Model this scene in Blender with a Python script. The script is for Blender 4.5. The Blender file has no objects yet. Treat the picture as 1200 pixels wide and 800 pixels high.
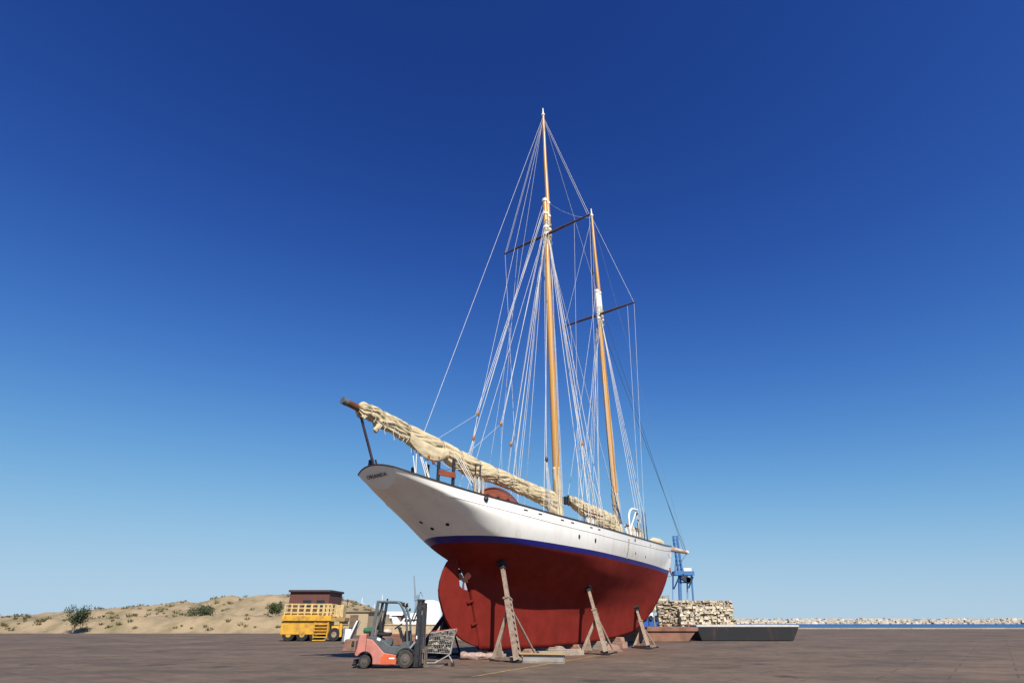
import bpy, bmesh, math, random
from mathutils import Vector, Matrix, Euler, noise
R = math.radians
C = bpy.context.scene.collection
SC = bpy.context.scene

# ------------------------------------------------------------------ camera
F_PX, H_CAM, HORIZON = 653.0, 1.5, 725.0
PITCH = math.atan((HORIZON - 400) / F_PX)
cam_d = bpy.data.cameras.new('camera'); cam = bpy.data.objects.new('camera', cam_d); C.objects.link(cam)
cam.location = (0, 0, H_CAM); cam.rotation_euler = (R(90) + PITCH, 0, 0)
cam_d.sensor_fit = 'HORIZONTAL'; cam_d.sensor_width = 36; cam_d.lens = 36 * F_PX / 1200
cam_d.clip_start = 0.1; cam_d.clip_end = 60000
SC.camera = cam

# ------------------------------------------------------------------ sky, sun, exposure
SUN_EL = R(44); SUN_AZ = math.atan2(0.33, -0.944)          # azimuth from +Y towards +X
w = bpy.data.worlds.new('World'); SC.world = w; w.use_nodes = True
nt = w.node_tree; bg = nt.nodes['Background']
sky = nt.nodes.new('ShaderNodeTexSky'); sky.sky_type = 'NISHITA'; sky.sun_disc = False
sky.sun_elevation = SUN_EL; sky.sun_rotation = SUN_AZ
sky.air_density = 0.7; sky.dust_density = 0.0; sky.ozone_density = 4.0; sky.altitude = 0
# contrast and shoulder of the sky's tone: c' = A c^p / (1 + A c^p / K), channel by channel
sp = nt.nodes.new('ShaderNodeSeparateColor'); cb_ = nt.nodes.new('ShaderNodeCombineColor'); nt.links.new(sky.outputs[0], sp.inputs[0])
def mth(op, a, b):
    q = nt.nodes.new('ShaderNodeMath'); q.operation = op
    for i, x in enumerate((a, b)):
        if isinstance(x, (int, float)): q.inputs[i].default_value = x
        else: nt.links.new(x, q.inputs[i])
    return q.outputs[0]
for ch, (p_, A_, K_) in enumerate(((2.1, 9.97, 0.48), (2.1, 11.0, 0.66), (2.2, 17.3, 0.81))):
    q_ = mth('MULTIPLY', mth('POWER', mth('MULTIPLY', sp.outputs[ch], 0.1), p_), A_)
    q_ = mth('DIVIDE', q_, mth('ADD', mth('DIVIDE', q_, K_), 1.0)); nt.links.new(mth('MULTIPLY', q_, 10.0), cb_.inputs[ch])
nt.links.new(cb_.outputs[0], bg.inputs['Color'])
bg.inputs['Strength'].default_value = 0.0758
sd = bpy.data.lights.new('sun', 'SUN'); sd.energy = 5.0; sd.angle = R(0.55); sd.color = (1.0, 0.93, 0.81)
sun = bpy.data.objects.new('sun', sd); C.objects.link(sun)
sdir = Vector((math.sin(SUN_AZ) * math.cos(SUN_EL), math.cos(SUN_AZ) * math.cos(SUN_EL), math.sin(SUN_EL)))
sun.rotation_euler = sdir.to_track_quat('Z', 'Y').to_euler(); sun.location = (20, -40, 60)
SC.view_settings.view_transform = 'Standard'; SC.view_settings.look = 'None'
SC.view_settings.exposure = 0.4; SC.view_settings.gamma = 1.0

# ------------------------------------------------------------------ helpers
def lin(r, g, b):
    f = lambda c: (c / 255 / 12.92) if c / 255 <= 0.04045 else ((c / 255 + 0.055) / 1.055) ** 2.4
    return (f(r), f(g), f(b))

def mat(name, col, rough=0.6, metal=0.0, var=0.18, scale=3.0, bump=0.0, bscale=40.0, col2=None, thr=(0.45, 0.62), stretch=(1, 1, 1), island=0.0, spec=0.4):
    m = bpy.data.materials.new(name); m.use_nodes = True
    n = m.node_tree.nodes; l = m.node_tree.links; b = n['Principled BSDF']
    b.inputs['Roughness'].default_value = rough; b.inputs['Metallic'].default_value = metal
    b.inputs['Specular IOR Level'].default_value = spec
    tc = n.new('ShaderNodeTexCoord'); mp = n.new('ShaderNodeMapping'); mp.inputs['Scale'].default_value = stretch
    l.new(tc.outputs['Object'], mp.inputs['Vector'])
    nz = n.new('ShaderNodeTexNoise'); nz.inputs['Scale'].default_value = scale; nz.inputs['Detail'].default_value = 7; nz.inputs['Roughness'].default_value = 0.62
    l.new(mp.outputs[0], nz.inputs['Vector'])
    rp = n.new('ShaderNodeValToRGB')
    c2 = col2 if col2 else tuple(c * (1 - 2.2 * var) for c in col)
    c1 = col if col2 else tuple(min(1, c * (1 + var)) for c in col)
    if not col2: thr = (0.3, 0.7)
    rp.color_ramp.elements[0].position = thr[0]; rp.color_ramp.elements[0].color = (*c1, 1)
    rp.color_ramp.elements[1].position = thr[1]; rp.color_ramp.elements[1].color = (*c2, 1)
    l.new(nz.outputs['Fac'], rp.inputs['Fac'])
    out = rp.outputs['Color']
    if island:
        g = n.new('ShaderNodeNewGeometry'); mr = n.new('ShaderNodeMapRange')
        mr.inputs['To Min'].default_value = 1 - island; mr.inputs['To Max'].default_value = 1 + island * 0.6
        l.new(g.outputs['Random Per Island'], mr.inputs['Value'])
        mx = n.new('ShaderNodeVectorMath'); mx.operation = 'SCALE'
        l.new(out, mx.inputs[0]); l.new(mr.outputs[0], mx.inputs['Scale']); out = mx.outputs[0]
    l.new(out, b.inputs['Base Color'])
    if bump:
        bz = n.new('ShaderNodeTexNoise'); bz.inputs['Scale'].default_value = bscale; bz.inputs['Detail'].default_value = 6
        l.new(mp.outputs[0], bz.inputs['Vector'])
        bp = n.new('ShaderNodeBump'); bp.inputs['Strength'].default_value = bump; bp.inputs['Distance'].default_value = 0.03
        l.new(bz.outputs['Fac'], bp.inputs['Height']); l.new(bp.outputs[0], b.inputs['Normal'])
    return m

class MB:
    """collects shapes, builds ONE mesh object"""
    def __init__(s): s.v = []; s.f = []; s.mi = []; s.cur = 0
    def add(s, vs, fs):
        o = len(s.v); s.v += [tuple(x) for x in vs]
        for f in fs: s.f.append([i + o for i in f]); s.mi.append(s.cur)
        return s
    def box(s, c, d, rot=None, taper=1.0):
        x, y, z = d[0] / 2, d[1] / 2, d[2] / 2; t = taper
        vs = [Vector(q) for q in ((-x, -y, -z), (x, -y, -z), (x, y, -z), (-x, y, -z), (-x * t, -y * t, z), (x * t, -y * t, z), (x * t, y * t, z), (-x * t, y * t, z))]
        if rot is not None:
            M = Euler(rot).to_matrix(); vs = [M @ q for q in vs]
        return s.add([q + Vector(c) for q in vs], [(0, 3, 2, 1), (4, 5, 6, 7), (0, 1, 5, 4), (1, 2, 6, 5), (2, 3, 7, 6), (3, 0, 4, 7)])
    def bar(s, p0, p1, w, h, up=(0, 0, 1), w1=None, h1=None):
        p0, p1 = Vector(p0), Vector(p1); d = (p1 - p0).normalized(); u = Vector(up)
        a = d.cross(u)
        if a.length < 1e-4: a = d.cross(Vector((1, 0, 0)))
        a.normalize(); b = a.cross(d)
        w1 = w if w1 is None else w1; h1 = h if h1 is None else h1; vs = []
        for p, ww, hh in ((p0, w, h), (p1, w1, h1)):
            for sa, sb in ((-1, -1), (1, -1), (1, 1), (-1, 1)): vs.append(p + a * (sa * ww / 2) + b * (sb * hh / 2))
        return s.add(vs, [(0, 3, 2, 1), (4, 5, 6, 7), (0, 1, 5, 4), (1, 2, 6, 5), (2, 3, 7, 6), (3, 0, 4, 7)])
    def tube(s, pts, r, n=8, caps=True):
        pts = [Vector(p) for p in pts]; m = len(pts)
        rr = [r] * m if not hasattr(r, '__len__') else r
        o = []; fs = []; ref = None
        for i, p in enumerate(pts):
            d = (pts[min(i + 1, m - 1)] - pts[max(i - 1, 0)]).normalized()
            if ref is None: ref = Vector((0, 0, 1)) if abs(d.z) < 0.9 else Vector((1, 0, 0))
            a = d.cross(ref).normalized(); b = a.cross(d).normalized(); ref = b
            for k in range(n):
                t = 2 * math.pi * k / n; o.append(p + (a * math.cos(t) + b * math.sin(t)) * rr[i])
        for i in range(m - 1):
            for k in range(n):
                k2 = (k + 1) % n; fs.append((i * n + k, i * n + k2, (i + 1) * n + k2, (i + 1) * n + k))
        if caps: fs.append(list(range(n))[::-1]); fs.append([(m - 1) * n + k for k in range(n)])
        return s.add(o, fs)
    def prism(s, pts, d):
        """closed outline of 3-D points extruded by vector d"""
        n = len(pts); d = Vector(d); a = [Vector(p) for p in pts]
        return s.add(a + [p + d for p in a], [list(range(n))[::-1], [n + i for i in range(n)]] + [(i, (i + 1) % n, n + (i + 1) % n, n + i) for i in range(n)])
    def lathe(s, prof, c=(0, 0, 0), axis='z', n=24):
        """prof: list of (radius, height)"""
        o = []; fs = []; m = len(prof)
        for r, h in prof:
            for k in range(n):
                t = 2 * math.pi * k / n; x, y = r * math.cos(t), r * math.sin(t)
                q = {'z': (x, y, h), 'y': (x, h, y), 'x': (h, x, y)}[axis]
                o.append((q[0] + c[0], q[1] + c[1], q[2] + c[2]))
        for i in range(m - 1):
            for k in range(n):
                k2 = (k + 1) % n; fs.append((i * n + k, i * n + k2, (i + 1) * n + k2, (i + 1) * n + k))
        fs.append(list(range(n))[::-1]); fs.append([(m - 1) * n + k for k in range(n)])
        return s.add(o, fs)
    def ball(s, c, r, n=10, sq=(1, 1, 1)):
        prof = [(max(1e-3, r * math.sin(math.pi * i / n)), -r * math.cos(math.pi * i / n)) for i in range(n + 1)]
        k0 = len(s.v); s.lathe(prof, (0, 0, 0), 'z', n + 4)
        for i in range(k0, len(s.v)):
            q = s.v[i]; s.v[i] = (q[0] * sq[0] + c[0], q[1] * sq[1] + c[1], q[2] * sq[2] + c[2])
        return s
    def build(s, name, mats, parent=None, smooth=False, bevel=0.0, ang=40):
        me = bpy.data.meshes.new(name); me.from_pydata(s.v, [], s.f)
        if not isinstance(mats, (list, tuple)): mats = [mats]
        for m in mats: me.materials.append(m)
        if len(mats) > 1: me.polygons.foreach_set('material_index', s.mi)
        bm = bmesh.new(); bm.from_mesh(me); bmesh.ops.recalc_face_normals(bm, faces=bm.faces); bm.to_mesh(me); bm.free()
        if smooth:
            me.polygons.foreach_set('use_smooth', [True] * len(me.polygons))
            if ang < 180: me.set_sharp_from_angle(angle=R(ang))
        o = bpy.data.objects.new(name, me); C.objects.link(o)
        if parent is not None: o.parent = parent
        if bevel:
            b = o.modifiers.new('bevel', 'BEVEL'); b.width = bevel; b.segments = 2; b.limit_method = 'ANGLE'; b.angle_limit = R(40)
        return o

def tag(o, label=None, cat=None, group=None, kind=None):
    if label: o['label'] = label
    if cat: o['category'] = cat
    if group: o['group'] = group
    if kind: o['kind'] = kind
    return o
def thing(name, label, cat, loc=(0, 0, 0), rz=0.0, group=None):
    o = bpy.data.objects.new(name, None); C.objects.link(o); o.location = loc; o.rotation_euler = (0, 0, rz); o.empty_display_size = 0.3
    return tag(o, label, cat, group)

def pchip(xs, ys, x):
    n = len(xs)
    if x <= xs[0]: return ys[0]
    if x >= xs[-1]: return ys[-1]
    h = [xs[i + 1] - xs[i] for i in range(n - 1)]; d = [(ys[i + 1] - ys[i]) / h[i] for i in range(n - 1)]
    m = [d[0]] + [0] * (n - 2) + [d[-1]]
    for i in range(1, n - 1):
        if d[i - 1] * d[i] > 0:
            w1, w2 = 2 * h[i] + h[i - 1], h[i] + 2 * h[i - 1]; m[i] = (w1 + w2) / (w1 / d[i - 1] + w2 / d[i])
    for i in range(n - 1):
        if xs[i] <= x <= xs[i + 1]:
            t = (x - xs[i]) / h[i]; t2, t3 = t * t, t * t * t
            return (2 * t3 - 3 * t2 + 1) * ys[i] + (t3 - 2 * t2 + t) * h[i] * m[i] + (-2 * t3 + 3 * t2) * ys[i + 1] + (t3 - t2) * h[i] * m[i + 1]

# ------------------------------------------------------------------ materials
M = {}
M['white'] = None
def hull_white():
    m = mat('white_topside_paint', (0.80, 0.785, 0.75), 0.38, var=0.025, scale=0.8, bump=0.05, bscale=1.2)
    n = m.node_tree.nodes; l = m.node_tree.links; b = n['Principled BSDF']
    src = b.inputs['Base Color'].links[0].from_socket
    tc = n.new('ShaderNodeTexCoord'); mp = n.new('ShaderNodeMapping'); mp.inputs['Scale'].default_value = (2.2, 2.2, 0.16)
    l.new(tc.outputs['Object'], mp.inputs['Vector'])
    nz = n.new('ShaderNodeTexNoise'); nz.inputs['Scale'].default_value = 1.6; nz.inputs['Detail'].default_value = 6
    l.new(mp.outputs[0], nz.inputs['Vector'])
    rp = n.new('ShaderNodeValToRGB'); rp.color_ramp.elements[0].position = 0.55; rp.color_ramp.elements[1].position = 0.78
    rp.color_ramp.elements[0].color = (0, 0, 0, 1); rp.color_ramp.elements[1].color = (0.38, 0.38, 0.38, 1)
    l.new(nz.outputs['Fac'], rp.inputs['Fac'])
    mx = n.new('ShaderNodeMix'); mx.data_type = 'RGBA'
    l.new(rp.outputs['Color'], mx.inputs['Factor']); l.new(src, mx.inputs['A']); mx.inputs['B'].default_value = (0.56, 0.44, 0.33, 1)
    l.new(mx.outputs['Result'], b.inputs['Base Color'])
    return m
M['white'] = hull_white()
M['blue'] = mat('blue_boot_paint', (0.012, 0.014, 0.20), 0.35, var=0.1)
M['red'] = mat('red_antifouling', (0.185, 0.0215, 0.016), 0.8, var=0.10, scale=1.5, bump=0.12, bscale=14, spec=0.08)
M['rail'] = mat('dark_varnished_rail', (0.045, 0.028, 0.02), 0.4, var=0.2)
M['deck'] = mat('teak_deck', (0.33, 0.23, 0.14), 0.7, var=0.15, stretch=(0.3, 6, 1))
M['spar'] = mat('varnished_spruce', (0.60, 0.31, 0.075), 0.3, var=0.12, scale=1.2, stretch=(5, 5, 0.25), spec=0.5)
M['spar_d'] = mat('varnished_topmast', (0.55, 0.30, 0.10), 0.35, var=0.14, scale=1.2, stretch=(5, 5, 0.25))
M['mahog'] = mat('varnished_mahogany', (0.30, 0.075, 0.025), 0.28, var=0.2, scale=3, stretch=(0.6, 5, 5), spec=0.6)
M['yard'] = mat('dark_stained_wood', (0.10, 0.05, 0.035), 0.5, var=0.2)
M['spar_w'] = mat('white_painted_spar', (0.74, 0.72, 0.68), 0.45, var=0.06)
M['rope'] = mat('white_rope', (0.62, 0.61, 0.58), 0.8, var=0.1, scale=4)
M['rope_t'] = mat('tan_rope', (0.52, 0.45, 0.34), 0.85, var=0.15)
M['rope_b'] = mat('navy_rope', (0.035, 0.06, 0.16), 0.8, var=0.15)
M['wire'] = mat('grey_wire', (0.32, 0.34, 0.37), 0.5, metal=0.3, var=0.1)
M['wire_d'] = mat('dark_wire', (0.10, 0.11, 0.13), 0.5, metal=0.3, var=0.1)
M['canvas'] = mat('cream_canvas', (0.57, 0.475, 0.315), 0.95, var=0.13, scale=2.2, bump=0.5, bscale=5, stretch=(0.5, 2.5, 2.5), spec=0.08)
M['canvas_p'] = mat('pale_canvas', (0.55, 0.47, 0.33), 0.95, var=0.1, scale=3, bump=0.3, bscale=12, spec=0.1)
M['black'] = mat('black_rubber', (0.018, 0.018, 0.02), 0.75, var=0.15)
M['darkmetal'] = mat('dark_fitting_metal', (0.05, 0.05, 0.055), 0.5, metal=0.4, var=0.2)
M['block'] = mat('wooden_block', (0.42, 0.20, 0.05), 0.45, var=0.2)
M['bronze'] = mat('bronze_fitting', (0.42, 0.20, 0.09), 0.4, metal=0.6, var=0.2)
M['wpaint'] = mat('white_paint', (0.78, 0.78, 0.77), 0.4, var=0.05)
M['steel'] = mat('weathered_grey_steel', (0.30, 0.235, 0.185), 0.75, var=0.12, scale=5, bump=0.15, col2=(0.19, 0.115, 0.08), thr=(0.46, 0.68), spec=0.25)
M['glass'] = mat('dark_glass', (0.02, 0.025, 0.03), 0.08, var=0.05)

# ------------------------------------------------------------------ setting
def ground_mat():
    m = bpy.data.materials.new('quay_asphalt'); m.use_nodes = True
    n = m.node_tree.nodes; l = m.node_tree.links; b = n['Principled BSDF']; b.inputs['Roughness'].default_value = 0.88
    b.inputs['Specular IOR Level'].default_value = 0.25
    tc = n.new('ShaderNodeTexCoord')
    def nz(scale, det=6, rough=0.6, st=(1, 1, 1)):
        mp = n.new('ShaderNodeMapping'); mp.inputs['Scale'].default_value = st; l.new(tc.outputs['Object'], mp.inputs['Vector'])
        t = n.new('ShaderNodeTexNoise'); t.inputs['Scale'].default_value = scale; t.inputs['Detail'].default_value = det; t.inputs['Roughness'].default_value = rough
        l.new(mp.outputs[0], t.inputs['Vector']); return t.outputs['Fac']
    def ramp(f, a, b_, c0, c1):
        r = n.new('ShaderNodeValToRGB'); r.color_ramp.elements[0].position = a; r.color_ramp.elements[1].position = b_
        r.color_ramp.elements[0].color = (*c0, 1); r.color_ramp.elements[1].color = (*c1, 1); l.new(f, r.inputs['Fac']); return r.outputs['Color']
    def mix(f, a, b_):
        x = n.new('ShaderNodeMix'); x.data_type = 'RGBA'
        l.new(f, x.inputs['Factor']); l.new(a, x.inputs['A'])
        if isinstance(b_, tuple): x.inputs['B'].default_value = (*b_, 1)
        else: l.new(b_, x.inputs['B'])
        return x.outputs['Result']
    base = ramp(nz(0.22, 8, 0.65), 0.32, 0.68, (0.098, 0.075, 0.057), (0.212, 0.150, 0.107))
    # worn tracks running across the yard
    base = mix(ramp(nz(0.55, 8, 0.68, (0.45, 1.0, 1)), 0.50, 0.64, (0, 0, 0), (0.85, 0.85, 0.85)), base, (0.085, 0.066, 0.054))
    base = mix(ramp(nz(0.9, 8, 0.74, (0.6, 1, 1)), 0.55, 0.68, (0, 0, 0), (0.6, 0.6, 0.6)), base, (0.31, 0.195, 0.128))
    # antifouling dust scattered round the berth
    px = n.new('ShaderNodeVectorMath'); px.operation = 'DISTANCE'; mp = n.new('ShaderNodeMapping')
    mp.inputs['Rotation'].default_value = (0, 0, -R(52)); mp.inputs['Scale'].default_value = (1, 1, 1)
    l.new(tc.outputs['Object'], mp.inputs['Vector'])
    mp2 = n.new('ShaderNodeMapping'); mp2.inputs['Scale'].default_value = (0.45, 1, 1); l.new(mp.outputs[0], mp2.inputs['Vector'])
    cc = Vector((1.6, 31.5, 0)); cr = Euler((0, 0, -R(52))).to_matrix() @ cc
    px.inputs[1].default_value = (cr.x * 0.45, cr.y, 0); l.new(mp2.outputs[0], px.inputs[0])
    mr = n.new('ShaderNodeMapRange'); mr.inputs['From Min'].default_value = 6.2; mr.inputs['From Max'].default_value = 2.5; l.new(px.outputs['Value'], mr.inputs['Value'])
    mu = n.new('ShaderNodeMath'); mu.operation = 'MULTIPLY'; l.new(mr.outputs[0], mu.inputs[0])
    l.new(ramp(nz(0.8, 7, 0.7), 0.35, 0.65, (0.25, 0.25, 0.25), (0.9, 0.9, 0.9)), mu.inputs[1])
    base = mix(mu.outputs[0], base, (0.235, 0.122, 0.085))
    base = mix(ramp(nz(1.3, 8, 0.72), 0.50, 0.66, (0, 0, 0), (0.55, 0.55, 0.55)), base, (0.075, 0.050, 0.036))
    base = mix(ramp(nz(4.5, 6, 0.75), 0.58, 0.70, (0, 0, 0), (0.6, 0.6, 0.6)), base, (0.33, 0.22, 0.15))
    base = mix(ramp(nz(18, 4, 0.7), 0.35, 0.75, (0, 0, 0), (0.35, 0.35, 0.35)), base, (0.062, 0.046, 0.036))
    vo = n.new('ShaderNodeTexVoronoi'); vo.feature = 'DISTANCE_TO_EDGE'; vo.inputs['Scale'].default_value = 0.16; l.new(tc.outputs['Object'], vo.inputs['Vector'])
    base = mix(ramp(vo.outputs['Distance'], 0.0, 0.006, (0.35, 0.35, 0.35), (0, 0, 0)), base, (0.045, 0.04, 0.037))
    # old slab joints and oil spots
    bk = n.new('ShaderNodeTexBrick'); bk.inputs['Scale'].default_value = 0.16; bk.inputs['Mortar Size'].default_value = 0.006; bk.inputs['Mortar Smooth'].default_value = 0.3
    bk.inputs['Color1'].default_value = (0, 0, 0, 1); bk.inputs['Color2'].default_value = (0.16, 0.16, 0.16, 1); bk.inputs['Mortar'].default_value = (0.6, 0.6, 0.6, 1)
    mpb = n.new('ShaderNodeMapping'); mpb.inputs['Rotation'].default_value = (0, 0, R(38)); l.new(tc.outputs['Object'], mpb.inputs['Vector']); l.new(mpb.outputs[0], bk.inputs['Vector'])
    base = mix(bk.outputs['Color'], base, (0.058, 0.047, 0.040))
    vs = n.new('ShaderNodeTexVoronoi'); vs.inputs['Scale'].default_value = 0.33; l.new(tc.outputs['Object'], vs.inputs['Vector'])
    ad = n.new('ShaderNodeMath'); ad.operation = 'MULTIPLY_ADD'; l.new(nz(2.2, 5, 0.7), ad.inputs[0]); ad.inputs[1].default_value = 0.55; l.new(vs.outputs['Distance'], ad.inputs[2])
    base = mix(ramp(ad.outputs[0], 0.34, 0.46, (0.75, 0.75, 0.75), (0, 0, 0)), base, (0.040, 0.034, 0.030))
    l.new(base, b.inputs['Base Color'])
    bp = n.new('ShaderNodeBump'); bp.inputs['Strength'].default_value = 0.45; bp.inputs['Distance'].default_value = 0.02
    l.new(nz(25, 6, 0.7), bp.inputs['Height']); l.new(bp.outputs[0], b.inputs['Normal'])
    return m
g = MB()
g.add([(-400, -60, 0), (400, -60, 0), (400, 108, 0), (-400, 108, 0), (-400, 108, -4), (400, 108, -4)], [(0, 1, 2, 3), (3, 2, 5, 4)])
tag(g.build('ground', ground_mat()), kind='structure')

def sea_mat():
    m = mat('sea_water', (0.014, 0.085, 0.23), 0.3, var=0.2, scale=0.05)
    n = m.node_tree.nodes; l = m.node_tree.links; b = n['Principled BSDF']
    tc = n.new('ShaderNodeTexCoord'); t = n.new('ShaderNodeTexNoise'); t.inputs['Scale'].default_value = 0.7; t.inputs['Detail'].default_value = 5
    l.new(tc.outputs['Object'], t.inputs['Vector']); bp = n.new('ShaderNodeBump'); bp.inputs['Strength'].default_value = 0.9; bp.inputs['Distance'].default_value = 0.5
    l.new(t.outputs['Fac'], bp.inputs['Height']); l.new(bp.outputs[0], b.inputs['Normal'])
    return m
g = MB(); g.add([(-30000, 100, -1.7), (30000, 100, -1.7), (30000, 40000, -1.7), (-30000, 40000, -1.7)], [(0, 1, 2, 3)])
tag(g.build('water', sea_mat()), kind='structure')

g = MB()
for k in range(-30, 60): g.box((k * 4.0 + 2, 107.3, 0.06), (3.96, 1.3, 0.24))
tag(g.build('quay_coping', mat('pale_coping', (0.36, 0.31, 0.25), 0.9, var=0.15, island=0.15)), kind='structure')
# painted line on the yard
def paint_line():
    g = MB(); a = Vector((-1.5, 16.5)); b = Vector((9.0, 31.5))
    a, b = Vector((-1.15, 18.9)), Vector((4.6, 30.8)); d = (b - a).normalized(); nn = Vector((-d.y, d.x)) * 0.075
    g.add([(*(a - nn), .004), (*(b - nn), .004), (*(b + nn), .004), (*(a + nn), .004)], [(0, 1, 2, 3)])
    m = mat('worn_yellow_paint', (0.34, 0.22, 0.07), 0.85, col2=(0.17, 0.115, 0.075), thr=(0.42, 0.60), scale=2.5)
    tag(g.build('road_marking', m), kind='structure')
paint_line()

# low sandy bank to the left, with a terrace step
def bank_h(x, y):
    # profile falls to the right
    t = max(0.0, min(1.0, (-19.6 - x) / 9.5)) ** 0.9
    f = max(0.0, min(1.0, (y - 74) / 3.0)); f2 = max(0.0, min(1.0, (y - 84) / 7.0))
    k = max(0.0, min(1.0, (-18.5 - x) / 2.0)); e = max(0.0, min(1.0, (108 - y) / 6))
    far = max(0.0, min(1.0, (x + 75) / 40.0)); h = 1.9 * f * k * (0.55 + 0.45 * far) + (2.9 * t) * f2 * (0.25 + 0.75 * far)
    h += noise.fractal(Vector((x * 0.22, y * 0.3, 0)), 1, 2, 5) * 0.45 * min(1, h) + (0.16 - abs(noise.noise(Vector((x * 0.9, y * 0.25, 5))))) * 0.5 * min(1, h)
    return h * e - 0.05
g = MB(); nx, ny = 170, 46; vs = []
for j in range(ny):
    for i in range(nx):
        x = -160 + 144 * (1 - (1 - i / (nx - 1)) ** 1.6); y = 71 + 37.5 * j / (ny - 1); vs.append((x, y, bank_h(x, y)))
g.add(vs, [(j * nx + i, j * nx + i + 1, (j + 1) * nx + i + 1, (j + 1) * nx + i) for j in range(ny - 1) for i in range(nx - 1)])
M['sand'] = mat('dry_sandy_earth', (0.31, 0.235, 0.145), 0.95, var=0.16, scale=0.35, bump=0.7, bscale=2.5, col2=(0.17, 0.14, 0.075), thr=(0.42, 0.66))
tag(g.build('hillside', M['sand'], smooth=True, ang=180), kind='structure')

# ------------------------------------------------------------------ the schooner
TH = R(52); OX, OY = -1.41, 27.1
ST_LABEL = 'large two masted white schooner with red bottom standing propped on the quay'
ship = thing('schooner', ST_LABEL, 'sailing boat', (OX, OY, 0), TH)
# stations: s, then (half beam, height) for deck, topside, waterline, bilge, garboard, fin top, bottom
STN = [
 (-6.00, (1.06,6.72),(0.99,6.53),(0.80,6.38),(0.56,6.27),(0.34,6.19),(0.16,6.15),(0.03,6.13)),
 (-5.00, (1.66,6.42),(1.62,6.18),(1.30,6.02),(0.88,5.91),(0.52,5.81),(0.24,5.75),(0.04,5.73)),
 (-3.40, (2.13,6.19),(2.12,5.79),(1.72,5.46),(1.18,5.25),(0.72,5.09),(0.32,5.00),(0.05,4.97)),
 (-2.10, (2.37,6.08),(2.40,5.53),(2.05,4.90),(1.52,4.59),(0.92,4.33),(0.42,4.19),(0.07,4.13)),
 (-1.20, (2.50,6.03),(2.53,5.42),(2.26,4.65),(1.78,4.20),(1.10,3.84),(0.46,3.58),(0.09,3.46)),
 ( 0.00, (2.61,5.97),(2.62,5.30),(2.40,4.48),(2.10,4.22),(1.30,3.72),(0.36,3.10),(0.11,2.50)),
 ( 2.00, (2.70,5.89),(2.69,5.22),(2.49,4.45),(2.19,4.10),(1.38,3.46),(0.36,2.62),(0.15,0.28)),
 ( 5.00, (2.70,5.84),(2.67,5.20),(2.50,4.45),(2.20,4.05),(1.38,3.28),(0.40,2.28),(0.18,0.28)),
 ( 8.00, (2.55,5.82),(2.47,5.20),(2.24,4.45),(1.96,3.80),(1.27,3.00),(0.42,1.92),(0.18,0.33)),
 (11.00, (2.20,5.85),(2.10,5.20),(1.82,4.45),(1.45,3.72),(0.90,2.90),(0.38,1.80),(0.17,0.50)),
 (14.00, (1.71,5.93),(1.61,5.20),(1.36,4.45),(1.00,3.74),(0.60,2.98),(0.29,2.08),(0.13,0.77)),
 (16.70, (1.30,6.00),(1.14,5.25),(0.86,4.45),(0.60,3.60),(0.40,2.80),(0.22,2.10),(0.08,1.75)),
 (19.00, (0.76,6.12),(0.62,5.40),(0.42,4.72),(0.30,4.20),(0.20,3.75),(0.11,3.35),(0.05,3.08)),
 (20.50, (0.40,6.25),(0.29,5.80),(0.18,5.30),(0.14,5.00),(0.10,4.75),(0.07,4.55),(0.05,4.41)),
 (21.25, (0.17,6.32),(0.14,6.10),(0.10,5.90),(0.09,5.75),(0.07,5.60),(0.06,5.50),(0.045,5.42)),
 (21.55, (0.06,6.35),(0.055,6.33),(0.05,6.32),(0.05,6.31),(0.045,6.30),(0.04,6.29),(0.035,6.28)),
]
SX = [r[0] for r in STN]
def keel_z(s):
    """underside on the centreline, with the raked sternpost"""
    xs = [-6, -5, -3.4, -2.1, -1.2, -0.95, -0.73, -0.39, -0.02, 0.8, 2, 5.7, 9, 11.9, 14, 16.7, 19, 20.5, 21.25, 21.55]
    zs = [6.13, 5.73, 4.97, 4.13, 3.46, 3.04, 2.6, 1.5, 0.33, 0.27, 0.27, 0.28, 0.38, 0.57, 0.77, 1.75, 3.08, 4.41, 5.42, 6.28]
    for i in range(len(xs) - 1):
        if xs[i] <= s <= xs[i + 1]: return zs[i] + (zs[i + 1] - zs[i]) * (s - xs[i]) / (xs[i + 1] - xs[i])
    return zs[0] if s < xs[0] else zs[-1]
from functools import lru_cache
COL = [[[r[1 + k][j] for r in STN] for j in (0, 1)] for k in range(7)]
def fair(k, j, s):
    h = min(1.3, s + 6.0, 21.55 - s)
    if h < 0.02: return pchip(SX, COL[k][j], s)
    acc = wt = 0.0
    for q in range(-5, 6):
        w_ = 6 - abs(q); acc += w_ * pchip(SX, COL[k][j], s + h * q / 5); wt += w_
    return acc / wt
@lru_cache(maxsize=None)
def section(s, nrow=44):
    cp = [(fair(k, 0, s), fair(k, 1, s)) for k in range(7)]
    cp[6] = (cp[6][0], keel_z(s) if -1.25 < s < 2.2 else cp[6][1])
    if -1.25 < s < 2.2: cp[5] = (max(cp[5][0], cp[6][0] + 0.03), max(cp[5][1], cp[6][1] + 0.08))
    # centripetal-ish spline through the control points
    t = [0.0]
    for k in range(6): t.append(t[-1] + max(1e-3, math.hypot(cp[k + 1][0] - cp[k][0], cp[k + 1][1] - cp[k][1])) ** 0.6)
    out = []
    for j in range(nrow + 1):
        q = t[-1] * j / nrow
        out.append((max(0.015, pchip(t, [c[0] for c in cp], q)), pchip(t, [c[1] for c in cp], q)))
    return out
def hull_b(s, z):
    sec = section(s)
    for j in range(len(sec) - 1):
        (b0, z0), (b1, z1) = sec[j], sec[j + 1]
        if z1 <= z <= z0: return b0 + (b1 - b0) * (z0 - z) / max(1e-6, z0 - z1)
    return sec[0][0]
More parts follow.
